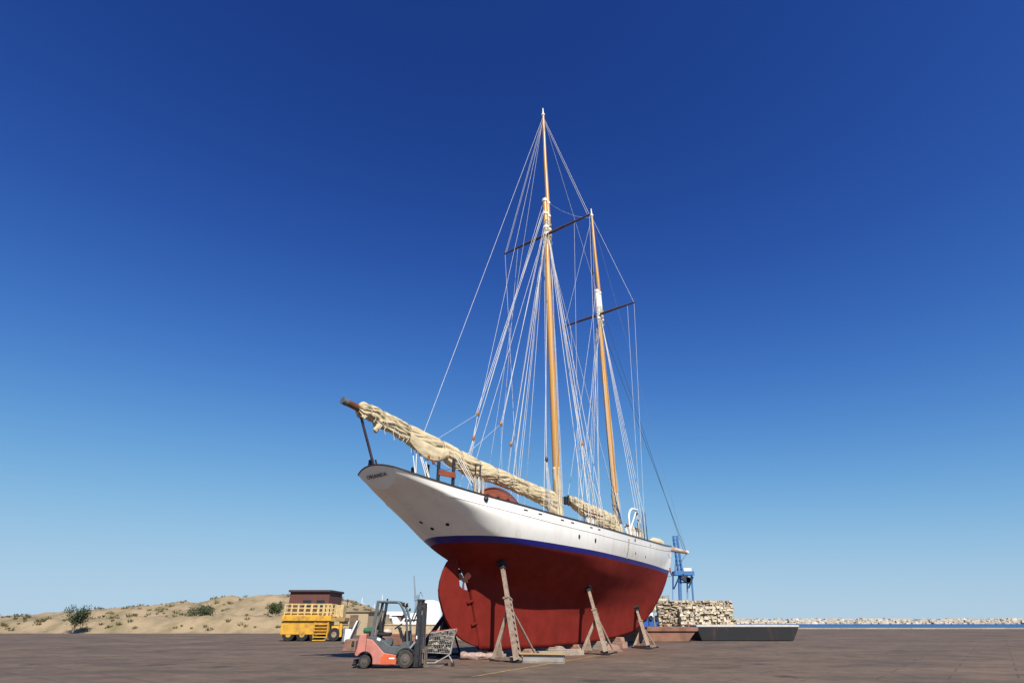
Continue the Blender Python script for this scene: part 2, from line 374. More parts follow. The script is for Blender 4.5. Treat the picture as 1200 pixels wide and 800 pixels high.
def sheer(s): return fair(0, 0, s), fair(0, 1, s)
def rake(s, z):                      # the transom leans aft
    return s + ((0.30 - 1.06 * max(0.0, z - 5.98)) * max(0.0, 1 - (s + 6.0) / 2.8) ** 2 if s < -3.2 else 0.0)
ss = [-6 + 0.2 * i for i in range(24)] + [-1.2 + 0.06 * i for i in range(22)] + [0.12 + 0.33 * i for i in range(60)]
ss = [s for s in ss if s < 19.8] + [19.8 + 0.14 * i for i in range(13)]
NR = 44; hv = []; hf = []
for s in ss:
    sec = section(s)
    for b, z in sec: hv.append((rake(s, z), -b, z))
    for b, z in reversed(sec): hv.append((rake(s, z), b, z))
NC = 2 * (NR + 1)
for i in range(len(ss) - 1):
    for k in range(NC - 1): hf.append((i * NC + k, i * NC + k + 1, (i + 1) * NC + k + 1, (i + 1) * NC + k))
hf.append([(len(ss) - 1) * NC + k for k in range(NC)])
# split the paint bands at their true heights
hb = bmesh.new(); bvs = [hb.verts.new(v) for v in hv]
for f in hf:
    try: hb.faces.new([bvs[i] for i in f])
    except ValueError: pass
Z1, Z2 = 4.63, 4.40
for zz in (Z1, Z2):
    bmesh.ops.bisect_plane(hb, geom=hb.verts[:] + hb.edges[:] + hb.faces[:], plane_co=(0, 0, zz), plane_no=(0, 0, 1))
bmesh.ops.recalc_face_normals(hb, faces=hb.faces); hb.verts.index_update(); hb.normal_update()
def hull_piece(name, lo, hi, m):
    me = bpy.data.meshes.new(name); vs = {}; V = []; Fc = []; Nn = []
    for f in hb.faces:
        if lo < f.calc_center_median().z <= hi:
            idx = []
            for v in f.verts:
                if v.index not in vs: vs[v.index] = len(V); V.append(v.co[:]); Nn.append(v.normal[:])
                idx.append(vs[v.index])
            Fc.append(idx)
    me.from_pydata(V, [], Fc); me.polygons.foreach_set('use_smooth', [True] * len(me.polygons)); me.materials.append(m)
    me.normals_split_custom_set_from_vertices(Nn)
    o = bpy.data.objects.new(name, me); C.objects.link(o); o.parent = ship; return o
hull_piece('topsides', Z1, 99, M['white']); hull_piece('boot_stripe', Z2, Z1, M['blue']); hull_piece('underbody', -9, Z2, M['red'])
hb.free()
# transom: slightly rounded plate closing the stern
sec0 = section(-6.0); tr = MB(); edge = [(rake(-6, z), -b, z) for b, z in sec0] + [(rake(-6, z), b, z) for b, z in reversed(sec0)]
crown = []
for k in range(1, 14):
    u = k / 14; y = 1.06 - 2.12 * u; z = 6.72 + 0.17 * (1 - (y / 1.06) ** 2); crown.append((rake(-6, z) - 0.06 * (1 - (y / 1.06) ** 2), y, z))
ring = edge + crown; cen = (rake(-6, 6.42) - 0.05, 0, 6.42); n0 = len(ring)
tr.add([cen] + ring + [tuple(0.5 * (a + b) for a, b in zip(cen, r)) for r in ring], [])
base = 1
fs = []
for k in range(n0):
    k2 = (k + 1) % n0; fs.append((1 + k, 1 + k2, 1 + n0 + k2, 1 + n0 + k)); fs.append((1 + n0 + k, 1 + n0 + k2, 0))
tr.add([], []); tr.f += [list(f) for f in fs]; tr.mi += [0] * len(fs)
tro = tr.build('transom', M['white'], ship, smooth=True, ang=180)
# the name on the transom
def lettering(txt, size, mtx, parent, m, name):
    cu = bpy.data.curves.new(name, 'FONT'); cu.body = txt; cu.size = size; cu.extrude = 0.006; cu.align_x = 'CENTER'; cu.space_character = 1.12
    tmp = bpy.data.objects.new(name + '_tmp', cu); C.objects.link(tmp)
    dg = bpy.context.evaluated_depsgraph_get(); me = bpy.data.meshes.new_from_object(tmp.evaluated_get(dg))
    bpy.data.objects.remove(tmp); me.materials.clear(); me.materials.append(m)
    me.transform(mtx); o = bpy.data.objects.new(name, me); C.objects.link(o); o.parent = parent; return o
rk = Vector((-1.10, 0, 1)).normalized()                       # up the transom
xa = Vector((0, -1, 0)); na = xa.cross(rk)
MT = Matrix((( xa.x, rk.x, na.x, rake(-6, 6.52) - 0.075), (xa.y, rk.y, na.y, 0), (xa.z, rk.z, na.z, 6.50), (0, 0, 0, 1)))
M['letter'] = mat('dark_lettering', (0.06, 0.05, 0.045), 0.6, var=0.1)
lettering('ORIANDA', 0.24, MT, tro, M['letter'], 'name_lettering')
# rail cap, plank line, deck
rs = [-6 + 0.25 * i for i in range(110)]; rs = [s for s in rs if s < 21.45] + [21.5]
for sg in (-1, 1):
    cap = MB(); P = []
    for s in rs:
        b, z = sheer(s); P.append(Vector((rake(s, z), sg * (b - 0.02), z + 0.03)))
    for a, b in zip(P[:-1], P[1:]): pass
    vs = []
    for p in P:
        for dy, dz in ((-0.09, -0.03), (0.055, -0.03), (0.055, 0.02), (-0.09, 0.02)): vs.append((p.x, p.y + sg * dy, p.z + dz))
    cap.add(vs, [(4 * i + k, 4 * i + (k + 1) % 4, 4 * i + 4 + (k + 1) % 4, 4 * i + 4 + k) for i in range(len(P) - 1) for k in range(4)] + [(0, 1, 2, 3), tuple(len(vs) - 4 + k for k in range(4))])
    cap.build('rail_cap', M['rail'], ship)
    pl = MB(); Q = []
    for s in rs[6:]:
        b, z = sheer(s); zz = z - 0.40 + 0.08 * max(0, (s - 8) / 14); Q.append((rake(s, zz), sg * (hull_b(s, zz) + 0.002), zz))
    pl.tube(Q, 0.010, 5); pl.build('plank_line', mat('grey_seam', (0.30, 0.29, 0.27), 0.6) if sg < 0 else bpy.data.materials['grey_seam'], ship)
tcap = MB(); tcap.tube([Vector(q) + Vector((0, 0, 0.02)) for q in [edge[-1]] + crown + [edge[0]]], 0.032, 8); tcap.build('taffrail', M['rail'], ship, smooth=True)
dk = MB(); vs = []
for s in [-5.75] + rs[2:]:
    b, z = sheer(s); vs += [(rake(s, z - 0.3), -b + 0.05, z - 0.12), (rake(s, z - 0.3), b - 0.05, z - 0.12)]
dk.add(vs, [(2 * i, 2 * i + 1, 2 * i + 3, 2 * i + 2) for i in range(len(rs) - 2)]); dk.build('deck', M['deck'], ship)

# portlights, scuppers, hawse hole on both sides
def side_patch(name, s, z, w_, h_, m, sg, oval=True):
    g = MB(); pts = []; nn = 14 if oval else 4
    for k in range(nn):
        t = 2 * math.pi * k / nn + (0 if oval else math.pi / 4); f = 1 if oval else 1.414
        q_s, q_z = s + w_ / 2 * f * math.cos(t), z + h_ / 2 * f * math.sin(t); pts.append(Vector((q_s, sg * (hull_b(q_s, q_z) + 0.006), q_z)))
    g.prism(pts, (0, -sg * 0.03, 0)); return g.build(name, m, ship)
for sg in (-1, 1):
    for s, bb in ((-3.20, 0.90), (-3.30, 0.12), (-3.72, -0.15)):
        if sg < 0:
            f_ = lambda b_: min(section(s), key=lambda q: abs(q[0] - b_))[1]
            z0 = f_(abs(bb)); z1 = f_(abs(bb) + 0.2); zs_ = min(section(s + 0.2), key=lambda q: abs(q[0] - abs(bb)))[1]
            nrm = Vector((-(zs_ - z0) / 0.2 * -1, 0, -1)); nrm = Vector(((zs_ - z0) / 0.2, -(z1 - z0) / 0.2 * (1 if bb >= 0 else -1), -1)).normalized(); c_ = Vector((rake(s, z0), -bb, z0)); a_ = nrm.orthogonal().normalized(); d_ = nrm.cross(a_)
            gg = MB(); gg.prism([c_ + nrm * 0.012 + a_ * 0.085 * math.cos(q) + d_ * 0.085 * math.sin(q) for q in [2 * math.pi * j / 14 for j in range(14)]], -nrm * 0.05); gg.build('hull_outlet', M['black'], ship)
    for s, z in ((4.25, 5.12), (5.9, 5.10), (11.7, 4.98), (13.7, 4.95)): side_patch('portlight', s, z, 0.17 if s < 9 else 0.12, 0.24 if s < 9 else 0.16, M['glass'], sg)
    for s in (-0.05, 0.98, 2.75, 3.65, 5.45, 6.3): side_patch('scupper', s, sheer(s)[1] - 0.15, 0.26, 0.06, M['darkmetal'], sg, False)
    side_patch('hawse_hole', 11.45, 5.68, 0.2, 0.2, M['black'], sg)
    side_patch('hawse_hole', 14.6, 5.70, 0.1, 0.1, M['black'], sg)
    # hinged boarding track on the side
    g = MB()
    for k in range(9):
        z = 5.60 - k * 0.12; b = hull_b(10.35, z); g.box((10.35, sg * (b + 0.012), z), (0.05 if k % 2 else 0.10, 0.03, 0.10), (0, 0, 0))
    g.build('side_fitting', M['darkmetal'] if False else mat('rusty_grey_iron', (0.34, 0.29, 0.25), 0.7, var=0.2), ship)
# engine outlet near stern
# rudder and propeller
RUD = [(-1.84, 3.80), (-2.00, 3.82), (-2.20, 3.66), (-2.42, 3.30), (-2.56, 2.92), (-2.61, 2.58), (-2.56, 2.30), (-2.47, 2.08), (-2.34, 1.82), (-2.14, 1.50), (-1.86, 1.21), (-1.50, 0.94), (-1.10, 0.73), (-0.60, 0.56), (-0.14, 0.46), (-0.10, 0.62), (-0.44, 1.50), (-0.80, 2.52), (-0.92, 2.62), (-1.20, 2.66), (-1.40, 2.78), (-1.46, 3.10), (-1.52, 3.36)]
g = MB(); g.prism([(s, -0.06, z) for s, z in RUD], (0, 0.12, 0)); rud = g.build('rudder', M['red'], ship, bevel=0.02)
for z in (1.35, 2.2):
    g = MB(); s0 = -0.40 - (z - 1.5) * 0.37; g.box((s0, 0, z), (0.62, 0.30, 0.07), (0, R(-14), 0)); g.build('rudder_strap', M['red'], ship)
g = MB(); g.tube([(-1.56, 0, 3.3), (-1.75, 0, 4.2)], 0.09, 10); g.build('rudder_stock', M['red'], rud)
g = MB(); g.tube([(-0.80, 0, 2.98), (-1.10, 0, 3.02)], [0.10, 0.085], 12); g.tube([(-1.10, 0, 3.02), (-1.26, 0, 3.04)], [0.10, 0.03], 12)
for k in range(3):
    a = R(30 + 120 * k)
    e1 = Vector((0, math.cos(a), math.sin(a))); e2 = Vector((0.45, -math.sin(a) * 0.9, math.cos(a) * 0.9)).normalized(); c0 = Vector((-1.13, 0, 3.02)); pts = []
    for rr, ww in ((0.07, 0.05), (0.2, 0.12), (0.33, 0.13), (0.42, 0.08)): pts.append(c0 + e1 * rr + e2 * ww)
    for rr, ww in ((0.42, 0.08), (0.33, 0.13), (0.2, 0.12), (0.07, 0.05)): pts.append(c0 + e1 * rr - e2 * ww)
    g.prism(pts, e1.cross(e2) * 0.025)
g.build('propeller', mat('propeller_primer', (0.62, 0.22, 0.13), 0.4, var=0.2), ship)

# masts ------------------------------------------------------------
def mast_pt(kind, z):
    if kind == 'main': return Vector((6.50 - 0.43 * (z - 6) / 32.5, 0, z))
    return Vector((13.42 - 0.47 * (z - 6) / 27, 0, z))
def fold_tube(g, pts, rad, n=28, amp=0.05, seed=0, fx=1.2, ft=2.0):
    """lumpy canvas roll along pts; rad(i, theta) gives the base radius"""
    m = len(pts); o = []; fs = []
    for i, p in enumerate(pts):
        d = (pts[min(i + 1, m - 1)] - pts[max(i - 1, 0)]).normalized(); a = d.cross(Vector((0, 0, 1)))
        if a.length < 0.2: a = Vector((0, 1, 0))
        a.normalize(); b = a.cross(d).normalized()
        for k in range(n):
            t = 2 * math.pi * k / n; r = rad(i, t)
            v = Vector((i * 0.08 * fx + seed * 7.3, math.cos(t) * ft, math.sin(t) * ft))
            dn = noise.noise(v) * amp + (0.22 - abs(noise.noise(Vector((v.x * 0.8, v.y * 2.2, v.z * 2.2))))) * amp * 1.8
            o.append(p + (a * math.cos(t) + b * math.sin(t)) * max(0.03, r + dn))
    for i in range(m - 1):
        for k in range(n):
            k2 = (k + 1) % n; fs.append((i * n + k, i * n + k2, (i + 1) * n + k2, (i + 1) * n + k))
    fs.append(list(range(n))[::-1]); fs.append([(m - 1) * n + k for k in range(n)])
    g.add(o, fs)

def mast(kind, zl, zd, zt, zp, r0, r1, rt0, rt1):
    g = MB(); zs = [5.7, 9, 13, 18, zd - 1, zl]; g.tube([mast_pt(kind, z) for z in zs], [r0, r0, r0 * 0.98, r0 * 0.93, r1 * 1.05, r1], 18)
    o = g.build(kind + '_mast', M['spar'], ship, smooth=True)
    off = Vector((0.36, 0, 0))
    g = MB(); g.tube([mast_pt(kind, z) + off * (1 if z < zl + 0.2 else 0.8) for z in (zd - 0.3, zl, (zl + zt) / 2, zt)], [rt0, rt0, (rt0 + rt1) / 2, rt1], 14)
    t = g.build('topmast', M['spar_d'], o, smooth=True)
    g = MB(); g.tube([mast_pt(kind, zt) + off * 0.8, mast_pt(kind, zp) + off * 0.8], [rt1 * 0.8, rt1 * 0.45], 10); g.lathe([(rt1 * 1.35, -0.10), (rt1 * 1.45, 0.02), (rt1 * 0.9, 0.14)], mast_pt(kind, zt) + off * 0.8, 'z', 12)
    g.build('masthead_cap', M['spar_w'], o, smooth=True)
    return o, off
mainmast, moff = mast('main', 29.1, 25.8, 37.9, 38.6, 0.215, 0.17, 0.155, 0.10)
foremast, foff = mast('fore', 24.6, 22.2, 32.1, 32.8, 0.205, 0.16, 0.15, 0.10)
def bands(kind, o, zs, r, off):
    for z in zs:
        g = MB(); c = mast_pt(kind, z); g.lathe([(r, -0.10), (r * 1.06, -0.05), (r * 1.06, 0.05), (r, 0.10)], c, 'z', 16)
        g.lathe([(r * 0.92, -0.09), (r * 0.95, 0.09)], c + off, 'z', 16)
        g.build('mast_band', M['spar_w'], o, smooth=True)
bands('main', mainmast, (25.9, 26.5, 27.7, 28.9), 0.21, moff); bands('fore', foremast, (22.1, 24.5), 0.20, foff)
# white painted doubling on the foremast
g = MB(); g.tube([mast_pt('fore', z) for z in (22.25, 23.5, 24.4)], [0.186, 0.18, 0.175], 16); g.tube([mast_pt('fore', z) + foff for z in (22.25, 24.35)], 0.160, 14)
g.build('white_doubling', mat('chipped_white_paint', (0.74, 0.70, 0.62), 0.6, col2=(0.36, 0.24, 0.12), thr=(0.6, 0.66), scale=5), foremast, smooth=True)
# seizings of white rope round the doublings, canvas coats at the feet
for kind, o, zz in (('main', mainmast, (25.4, 26.1, 27.0)), ('fore', foremast, (21.8, 22.5, 23.0))):
    for q, z in enumerate(zz):
        g = MB()
        for j in range(4):
            P = []
            for k in range(13):
                t = 2 * math.pi * k / 12; c = mast_pt(kind, z - j * 0.09); P.append(c + Vector((0.18 + 0.38 * math.cos(t), 0.24 * math.sin(t), 0.10 * math.sin(2 * t + j))))
            g.tube(P, 0.025, 6)
        g.build('rope_seizing', M['rope'], o, smooth=True)
for kind, o, zc in (('main', mainmast, 9.35), ('fore', foremast, 8.95)):
    g = MB(); fold_tube(g, [mast_pt(kind, 5.9 + (zc - 5.9) * k / 30) for k in range(31)], lambda i, t: 0.225 + 0.22 * max(0, 1 - i / 14) ** 1.3, 22, 0.05, 3 if kind == 'main' else 9)
    g.build('mast_coat', M['canvas_p'], o, smooth=True, ang=180)
# spreaders
MS = mast_pt('main', 25.75); FS = mast_pt('fore', 22.35)
for nm, c, L, xr in (('main', MS, 3.68, -0.05), ('fore', FS, 3.1, -0.05)):
    for sg in (-1, 1):
        g = MB(); g.tube([c + Vector((xr - 0.1, sg * 0.22, 0)), c + Vector((xr - 0.1, sg * L * 0.5, 0.02)), c + Vector((xr - 0.1, sg * L, 0.0))], [0.10, 0.085, 0.055], 10)
        g.build('spreader', M['yard'], ship, smooth=True)
MTIP = lambda sg, d=0: MS + Vector((-0.15, sg * (3.62 - d), 0)); FTIP = lambda sg, d=0: FS + Vector((-0.15, sg * (3.05 - d), 0))

# booms and furled sails -------------------------------------------
BOOM = lambda s: Vector((s, 0, 9.12 + (7.25 - 9.12) * (s + 8.41) / 14.5))
g = MB(); g.tube([BOOM(s) for s in (-8.38, -7.6, -6.8, 1, 6.1)], [0.13, 0.14, 0.12, 0.11, 0.11], 16); boom = g.build('main_boom', mat('brown_boom_varnish', (0.17, 0.065, 0.03), 0.4, var=0.25), ship, smooth=True)
g = MB(); g.tube([BOOM(s) for s in (-8.44, -8.22)], [0.142, 0.148], 16); g.build('boom_end_band', mat('grey_boom_end', (0.12, 0.13, 0.14), 0.5, var=0.2), boom, smooth=True)
TOPX = [-7.75, -7.45, -7.18, -5.65, -4.14, -2.51, -0.71, 2.29, 5.04, 6.3]; TOPZ = [9.22, 9.34, 9.34, 9.13, 8.95, 8.74, 8.48, 8.2, 7.98, 7.9]
BOTX = [-7.75, -7.5, -7.1, -6.76, -6.67, -6.4, -6.06, -5.42, -4.82, -4.06, -3.4, -3.0, -2.85, -2.4, -1.8, -1.16, 0.27, 1.73, 3.38, 5.49, 6.3]
BOTZ = [8.88, 8.70, 8.66, 8.60, 8.42, 8.40, 8.42, 8.30, 8.14, 7.98, 7.92, 7.96, 7.98, 7.80, 7.66, 7.56, 7.46, 7.42, 7.24, 6.85, 6.5]
TIES = [-7.15, -6.45, -5.0, -2.95, -1.7, -0.4, 0.9, 2.2, 3.4, 4.6, 5.5]
def sail_roll(name, xs, zt_x, zt, zb_x, zb, ties, wid, m, parent, seed, amp=0.055, yo=0.0):
    g = MB(); n = 84; N = int((xs[1] - xs[0]) / 0.03); o = []; fs = []
    for i in range(N + 1):
        s = xs[0] + (xs[1] - xs[0]) * i / N; top = pchip(zt_x, zt, s); bot = pchip(zb_x, zb, s)
        pin = min(abs(s - t) for t in ties); pk = 1 - 0.16 * math.exp(-(pin / 0.11) ** 2)
        end = min(1.0, 0.35 + (s - xs[0]) / 0.35, 0.5 + (xs[1] - s) / 0.3)
        cz = (top * 0.55 + bot * 0.45); wv = wid * (0.85 + 0.25 * noise.noise(Vector((s * 0.6, seed, 0))))
        for k in range(n):
            t = 2 * math.pi * k / n; cy, sz = math.cos(t), math.sin(t)
            rz = (top - cz) if sz > 0 else (cz - bot)
            shape = (abs(cy) ** 0.9) * (1 if cy > 0 else -1)
            tw = t + 0.35 * s + 0.5 * noise.noise(Vector((s * 0.5, seed, 3)))
            v = Vector((s * 0.55 + seed * 5.1, math.cos(tw) * 1.3, math.sin(tw) * 1.3)); v2 = Vector((s * 0.95 + seed, math.cos(tw) * 3.4, math.sin(tw) * 3.4)); v3 = Vector((s * 1.8 + seed, math.cos(tw - .9 * s) * 6.5, math.sin(tw - .9 * s) * 6.5))
            gat = math.exp(-(pin / 0.22) ** 2)
            dn = noise.noise(v) * amp * 1.2 + (0.22 - abs(noise.noise(v2))) * amp * 2.5 + (0.18 - abs(noise.noise(v3)) ** 0.8) * amp * (0.75 + 1.1 * gat)
            dn *= 0.4 if sz > 0.72 else 1.0
            o.append((s, yo + shape * (wv * (0.75 if sz > 0.6 else 1) * pk * end + dn), cz + sz * (rz * pk * end + dn)))
    for i in range(N):
        for k in range(n):
            k2 = (k + 1) % n; fs.append((i * n + k, i * n + k2, (i + 1) * n + k2, (i + 1) * n + k))
    fs.append(list(range(n))[::-1]); fs.append([N * n + k for k in range(n)])
    g.add(o, fs); ob = g.build(name, m, parent, smooth=True, ang=180)
    for t in ties:
        top = pchip(zt_x, zt, t); bot = pchip(zb_x, zb, t); cz = top * 0.55 + bot * 0.45; q = MB(); P = []
        for k in range(21):
            a = 2 * math.pi * k / 20; r = (top - cz) if math.sin(a) > 0 else (cz - bot)
            P.append((t + 0.05 * math.sin(a), yo + math.cos(a) * (wid * 0.80 + 0.015), cz + math.sin(a) * (r * 0.86 + 0.02)))
        q.tube(P, 0.014, 5); q.build('sail_tie', M['rope_t'], ob)
    return ob
msail = sail_roll('furled_mainsail', (-7.75, 6.25), TOPX, TOPZ, BOTX, BOTZ, TIES, 0.31, M['canvas'], ship, 1, 0.055)
# loose drape and reef points hanging under the sail
random.seed(4)
for k in range(16):
    s = -6.9 + 0.30 * k + random.uniform(-0.1, 0.1); b = pchip(BOTX, BOTZ, s); L = random.uniform(0.2, 0.55); g = MB()
    if k > 8 and k % 2: L *= 0.5
    P = [Vector((s + 0.05 * math.sin(j * 1.3 + k), -0.22, b + 0.15 - L * j / 4)) for j in range(5)]; g.tube(P, 0.012, 5); g.build('reef_point', M['rope'], msail)
for s, hh, ll in ((-6.62, 0.34, 0.13), (-7.32, 0.2, 0.12)):
    g = MB(); b = pchip(BOTX, BOTZ, s); fold_tube(g, [Vector((s - 0.02 * j, -0.12, b + 0.16 - hh * j / 9)) for j in range(10)], lambda i, t: ll * (1 - 0.05 * i), 16, 0.07, s); g.build('loose_canvas', M['canvas'], msail, smooth=True, ang=180)
# big drape of cloth with an edge open to the dark underside
g = MB(); o = []; N = 36
for i in range(N + 1):
    s = -5.1 + 2.35 * i / N; u = i / N; dep = 0.32 * math.sin(math.pi * min(1, u * 1.05)) ** 0.8 + 0.02
    for k in range(9):
        v = k / 8; z = pchip(BOTX, BOTZ, s) + 0.36 - (0.36 + dep) * v; y = -0.33 - 0.05 * math.sin(v * 3) - 0.07 * (0.3 - abs(noise.noise(Vector((s * 1.1 + v * 1.2, v * 2.6 - s * 0.7, 2))))) - 0.03 * noise.noise(Vector((s * 4, v * 4, 5)))
        o.append((s, y, z))
g.add(o, [(i * 9 + k, i * 9 + k + 1, (i + 1) * 9 + k + 1, (i + 1) * 9 + k) for i in range(N) for k in range(8)])
dr = g.build('canvas_drape', M['canvas'], msail, smooth=True, ang=180); md = dr.modifiers.new('thickness', 'SOLIDIFY'); md.thickness = 0.012
FBOOM = lambda s: Vector((s, 0, 7.62 + (7.0 - 7.62) * (s - 7.4) / 5.6))
g = MB(); g.tube([FBOOM(7.3), FBOOM(10), FBOOM(13.1)], [0.12, 0.14, 0.13], 14); g.build('fore_boom', M['yard'], ship, smooth=True)
FTX = [7.5, 8.2, 9.5, 11.5, 13.3]; FTZ = [7.95, 7.98, 7.86, 7.70, 7.55]; FBX = [7.5, 8.2, 9.2, 10.5, 12.0, 13.3]; FBZ = [7.55, 7.25, 6.95, 6.72, 6.55, 6.3]
sail_roll('furled_foresail', (7.55, 13.3), FTX, FTZ, FBX, FBZ, [8.0, 8.7, 9.4, 10.1, 10.8, 11.5, 12.2, 12.8], 0.26, M['canvas_p'], ship, 5, 0.048)
g = MB(); g.box((7.35, 0, 7.62), (0.34, 0.30, 0.42)); g.tube([(7.3, -0.2, 7.3), (7.3, -0.2, 7.9)], 0.06, 8); g.build('boom_block', M['darkmetal'], ship, bevel=0.05)
# bundles of coiled line at the pin rails
random.seed(8)
for s, b, n in ((10.6, -2.15, 5), (11.8, -1.95, 6), (5.6, -2.5, 4)):
    for sg in (1, -1):
        for k in range(n):
            g = MB(); x0 = s + k * 0.24; zz = sheer(x0)[1] + 0.42
            for j in range(4):
                P = [Vector((x0 + 0.10 * math.cos(t) + 0.015 * j, sg * (b * -1 - 0.15 + 0.02 * j), zz + 0.25 * math.sin(t) - 0.05 * j)) for t in [2 * math.pi * q / 12 for q in range(13)]]
                g.tube(P, 0.02, 5)
            g.build('rope_coil', M['rope_t'] if k % 2 else M['rope'], ship)
for sg in (1, -1):
    for s0, s1 in ((10.4, 13.3), (5.2, 7.2)):
        g = MB(); g.tube([(s0 + (s1 - s0) * k / 6, sg * (sheer(s0 + (s1 - s0) * k / 6)[0] - 0.15), sheer(s0)[1] + 0.62) for k in range(7)], 0.045, 8); g.build('pin_rail', M['mahog'], ship)

# rigging ----------------------------------------------------------
def line(name, a, b, r=0.014, m='rope', sag=0.0, nseg=1):
    a, b = Vector(a), Vector(b); P = [a.lerp(b, k / max(1, nseg)) - Vector((0, 0, 4 * sag * (k / max(1, nseg)) * (1 - k / max(1, nseg)))) for k in range(nseg + 1)]
    g = MB(); g.tube(P, r * 0.88, 6); return g.build(name, M[m], ship, smooth=True)
def blk(p, r=0.11, m='block', d=None):
    g = MB(); g.ball(p, r, 8, (0.85, 0.6, 1.35)); g.tube([Vector(p) - Vector((0, r * 0.75, 0)), Vector(p) + Vector((0, r * 0.75, 0))], r * 0.4, 8); return g.build('pulley_block', M[m], ship, smooth=True)
def chain(s, sg, dz=0.0):
    b, z = sheer(s); return Vector((s, sg * (b + 0.03), z + dz))
mh = lambda z, sg=0: mast_pt('main', z) + Vector((0, sg * 0.18, 0)); fh = lambda z, sg=0: mast_pt('fore', z) + Vector((0, sg * 0.17, 0))
mtop = mast_pt('main', 37.7) + moff * 0.8; ftop = mast_pt('fore', 31.9) + foff * 0.8
for sg in (-1, 1):
    for s in (4.7, 5.4, 6.1, 6.8):
        line('shroud', mh(25.7, sg), chain(s, sg, 0.9), 0.018)
        line('lanyard', chain(s, sg, 0.9), chain(s, sg, 0.0), 0.03, 'darkmetal' if s < 5 else 'rope_t')
    for s in (12.1, 12.7, 13.3, 13.9):
        line('shroud', fh(22.0, sg), chain(s, sg, 0.9), 0.017)
        line('lanyard', chain(s, sg, 0.9), chain(s, sg, 0.0), 0.032, 'darkmetal' if sg < 0 else 'rope_t')
        if s > 13: line('turnbuckle', chain(s, sg, 0.9), chain(s, sg, 1.7), 0.028, 'rope_b')
    line('topmast_shroud', mtop, MTIP(sg), 0.013); line('topmast_shroud', MTIP(sg), chain(6.45, sg), 0.013)
    line('topmast_shroud', mtop - Vector((0, 0, 0.3)), MTIP(sg, 0.12), 0.011)
    line('topmast_shroud', ftop, FTIP(sg), 0.013); line('topmast_shroud', FTIP(sg), chain(13.4, sg), 0.013)
    line('topmast_shroud', FTIP(sg, 0.55), chain(12.6, sg), 0.012)
    if sg > 0: line('running_backstay', mh(28.8, sg), chain(0.6, sg), 0.013)
    line('running_backstay', mh(26.2, sg), chain(1.2, sg), 0.014)
    line('flag_halyard', MTIP(sg, 1.2), chain(4.2, sg), 0.009)
line('backstay', mtop, (-4.05, 0, 8.9), 0.012)
line('backstay', mtop - Vector((0, 0, 0.3)), (-1.2, -0.35, 9.27), 0.010)
line('topmast_stay', mtop, fh(24.5), 0.013); line('triatic_stay', mh(29.0), ftop, 0.011, 'rope', 0.5, 10)
line('main_stay', mh(25.8), fh(8.9) + Vector((-0.2, 0, 0)), 0.016)
line('forestay', fh(22.0), (24.45, 0, 6.1), 0.020, 'wire_d'); line('forestay', fh(24.3), (24.0, 0, 6.14), 0.018, 'wire_d')
line('topmast_stay', ftop, (24.5, 0, 6.15), 0.009, 'wire')
# peak tackle, topping lifts and lazyjacks of the main
B1, B2, B3, B4 = Vector((-0.9, -0.35, 10.55)), Vector((-1.15, -0.35, 9.27)), Vector((0.92, -0.35, 10.5)), Vector((1.7, -0.4, 9.6))
for p in (B1, B2, B3, B4): blk(p, 0.10)
for k in range(2): line('topping_lift', mh(28.4) + Vector((0, -0.1 + 0.12 * k, 0)), B1 + Vector((0, 0.12 * k, 0)), 0.014)
line('topping_lift', mh(27.9) + Vector((-0.05, 0.25, 0)), B2 + Vector((0.1, 0.1, 0)), 0.013)
line('topping_lift', B1, B2, 0.014)
for k in range(3): line('boom_tackle', B2 + Vector((0.05 * k, 0, 0)), BOOM(-1.4 + 0.12 * k) + Vector((0, -0.2, 0)), 0.013)
for k in range(2): line('lazyjack', mh(27.0) + Vector((-0.05, -0.1 + 0.15 * k, 0)), B3 + Vector((0.08 * k, 0, 0)), 0.013)
line('lazyjack', B3, BOOM(-1.3) + Vector((0, -0.1, 0.3)), 0.008); line('lazyjack', B3, BOOM(1.1) + Vector((0, -0.3, 0.1)), 0.008); line('lazyjack', B1, BOOM(-3.3) + Vector((0, -0.1, 0.3)), 0.008)
for k in range(3): line('lazyjack', mh(26.3) + Vector((0, 0.1 * k - 0.1, 0)), Vector((1.75 + 0.35 * k, -0.4, 9.6 - k * 0.3)), 0.013)
for k in range(3): line('lazyjack', Vector((1.75 + 0.35 * k, -0.4, 9.6 - k * 0.3)), BOOM(1.6 + 0.42 * k) + Vector((0, -0.25, 0)), 0.012)
B5 = Vector((4.75, -0.5, 9.4)); blk(B5, 0.12, 'darkmetal'); line('halyard', mh(26.0) + Vector((-0.3, 0, 0)), B5, 0.013); line('halyard', mh(26.4) + Vector((-0.2, -0.1, 0)), B5 + Vector((0.25, 0.2, -1.0)), 0.010)
for k in range(4): line('halyard', B5 + Vector((0.05 * k - 0.08, 0, -0.1)), Vector((4.9 + 0.14 * k, -0.5, 6.1)), 0.015)
for k in range(3): line('halyard', mh(24.5 - k) + Vector((0.1, -0.24 - 0.02 * k, 0)), mast_pt('main', 7.2) + Vector((-0.12 + 0.1 * k, -0.32, 0)), 0.012)
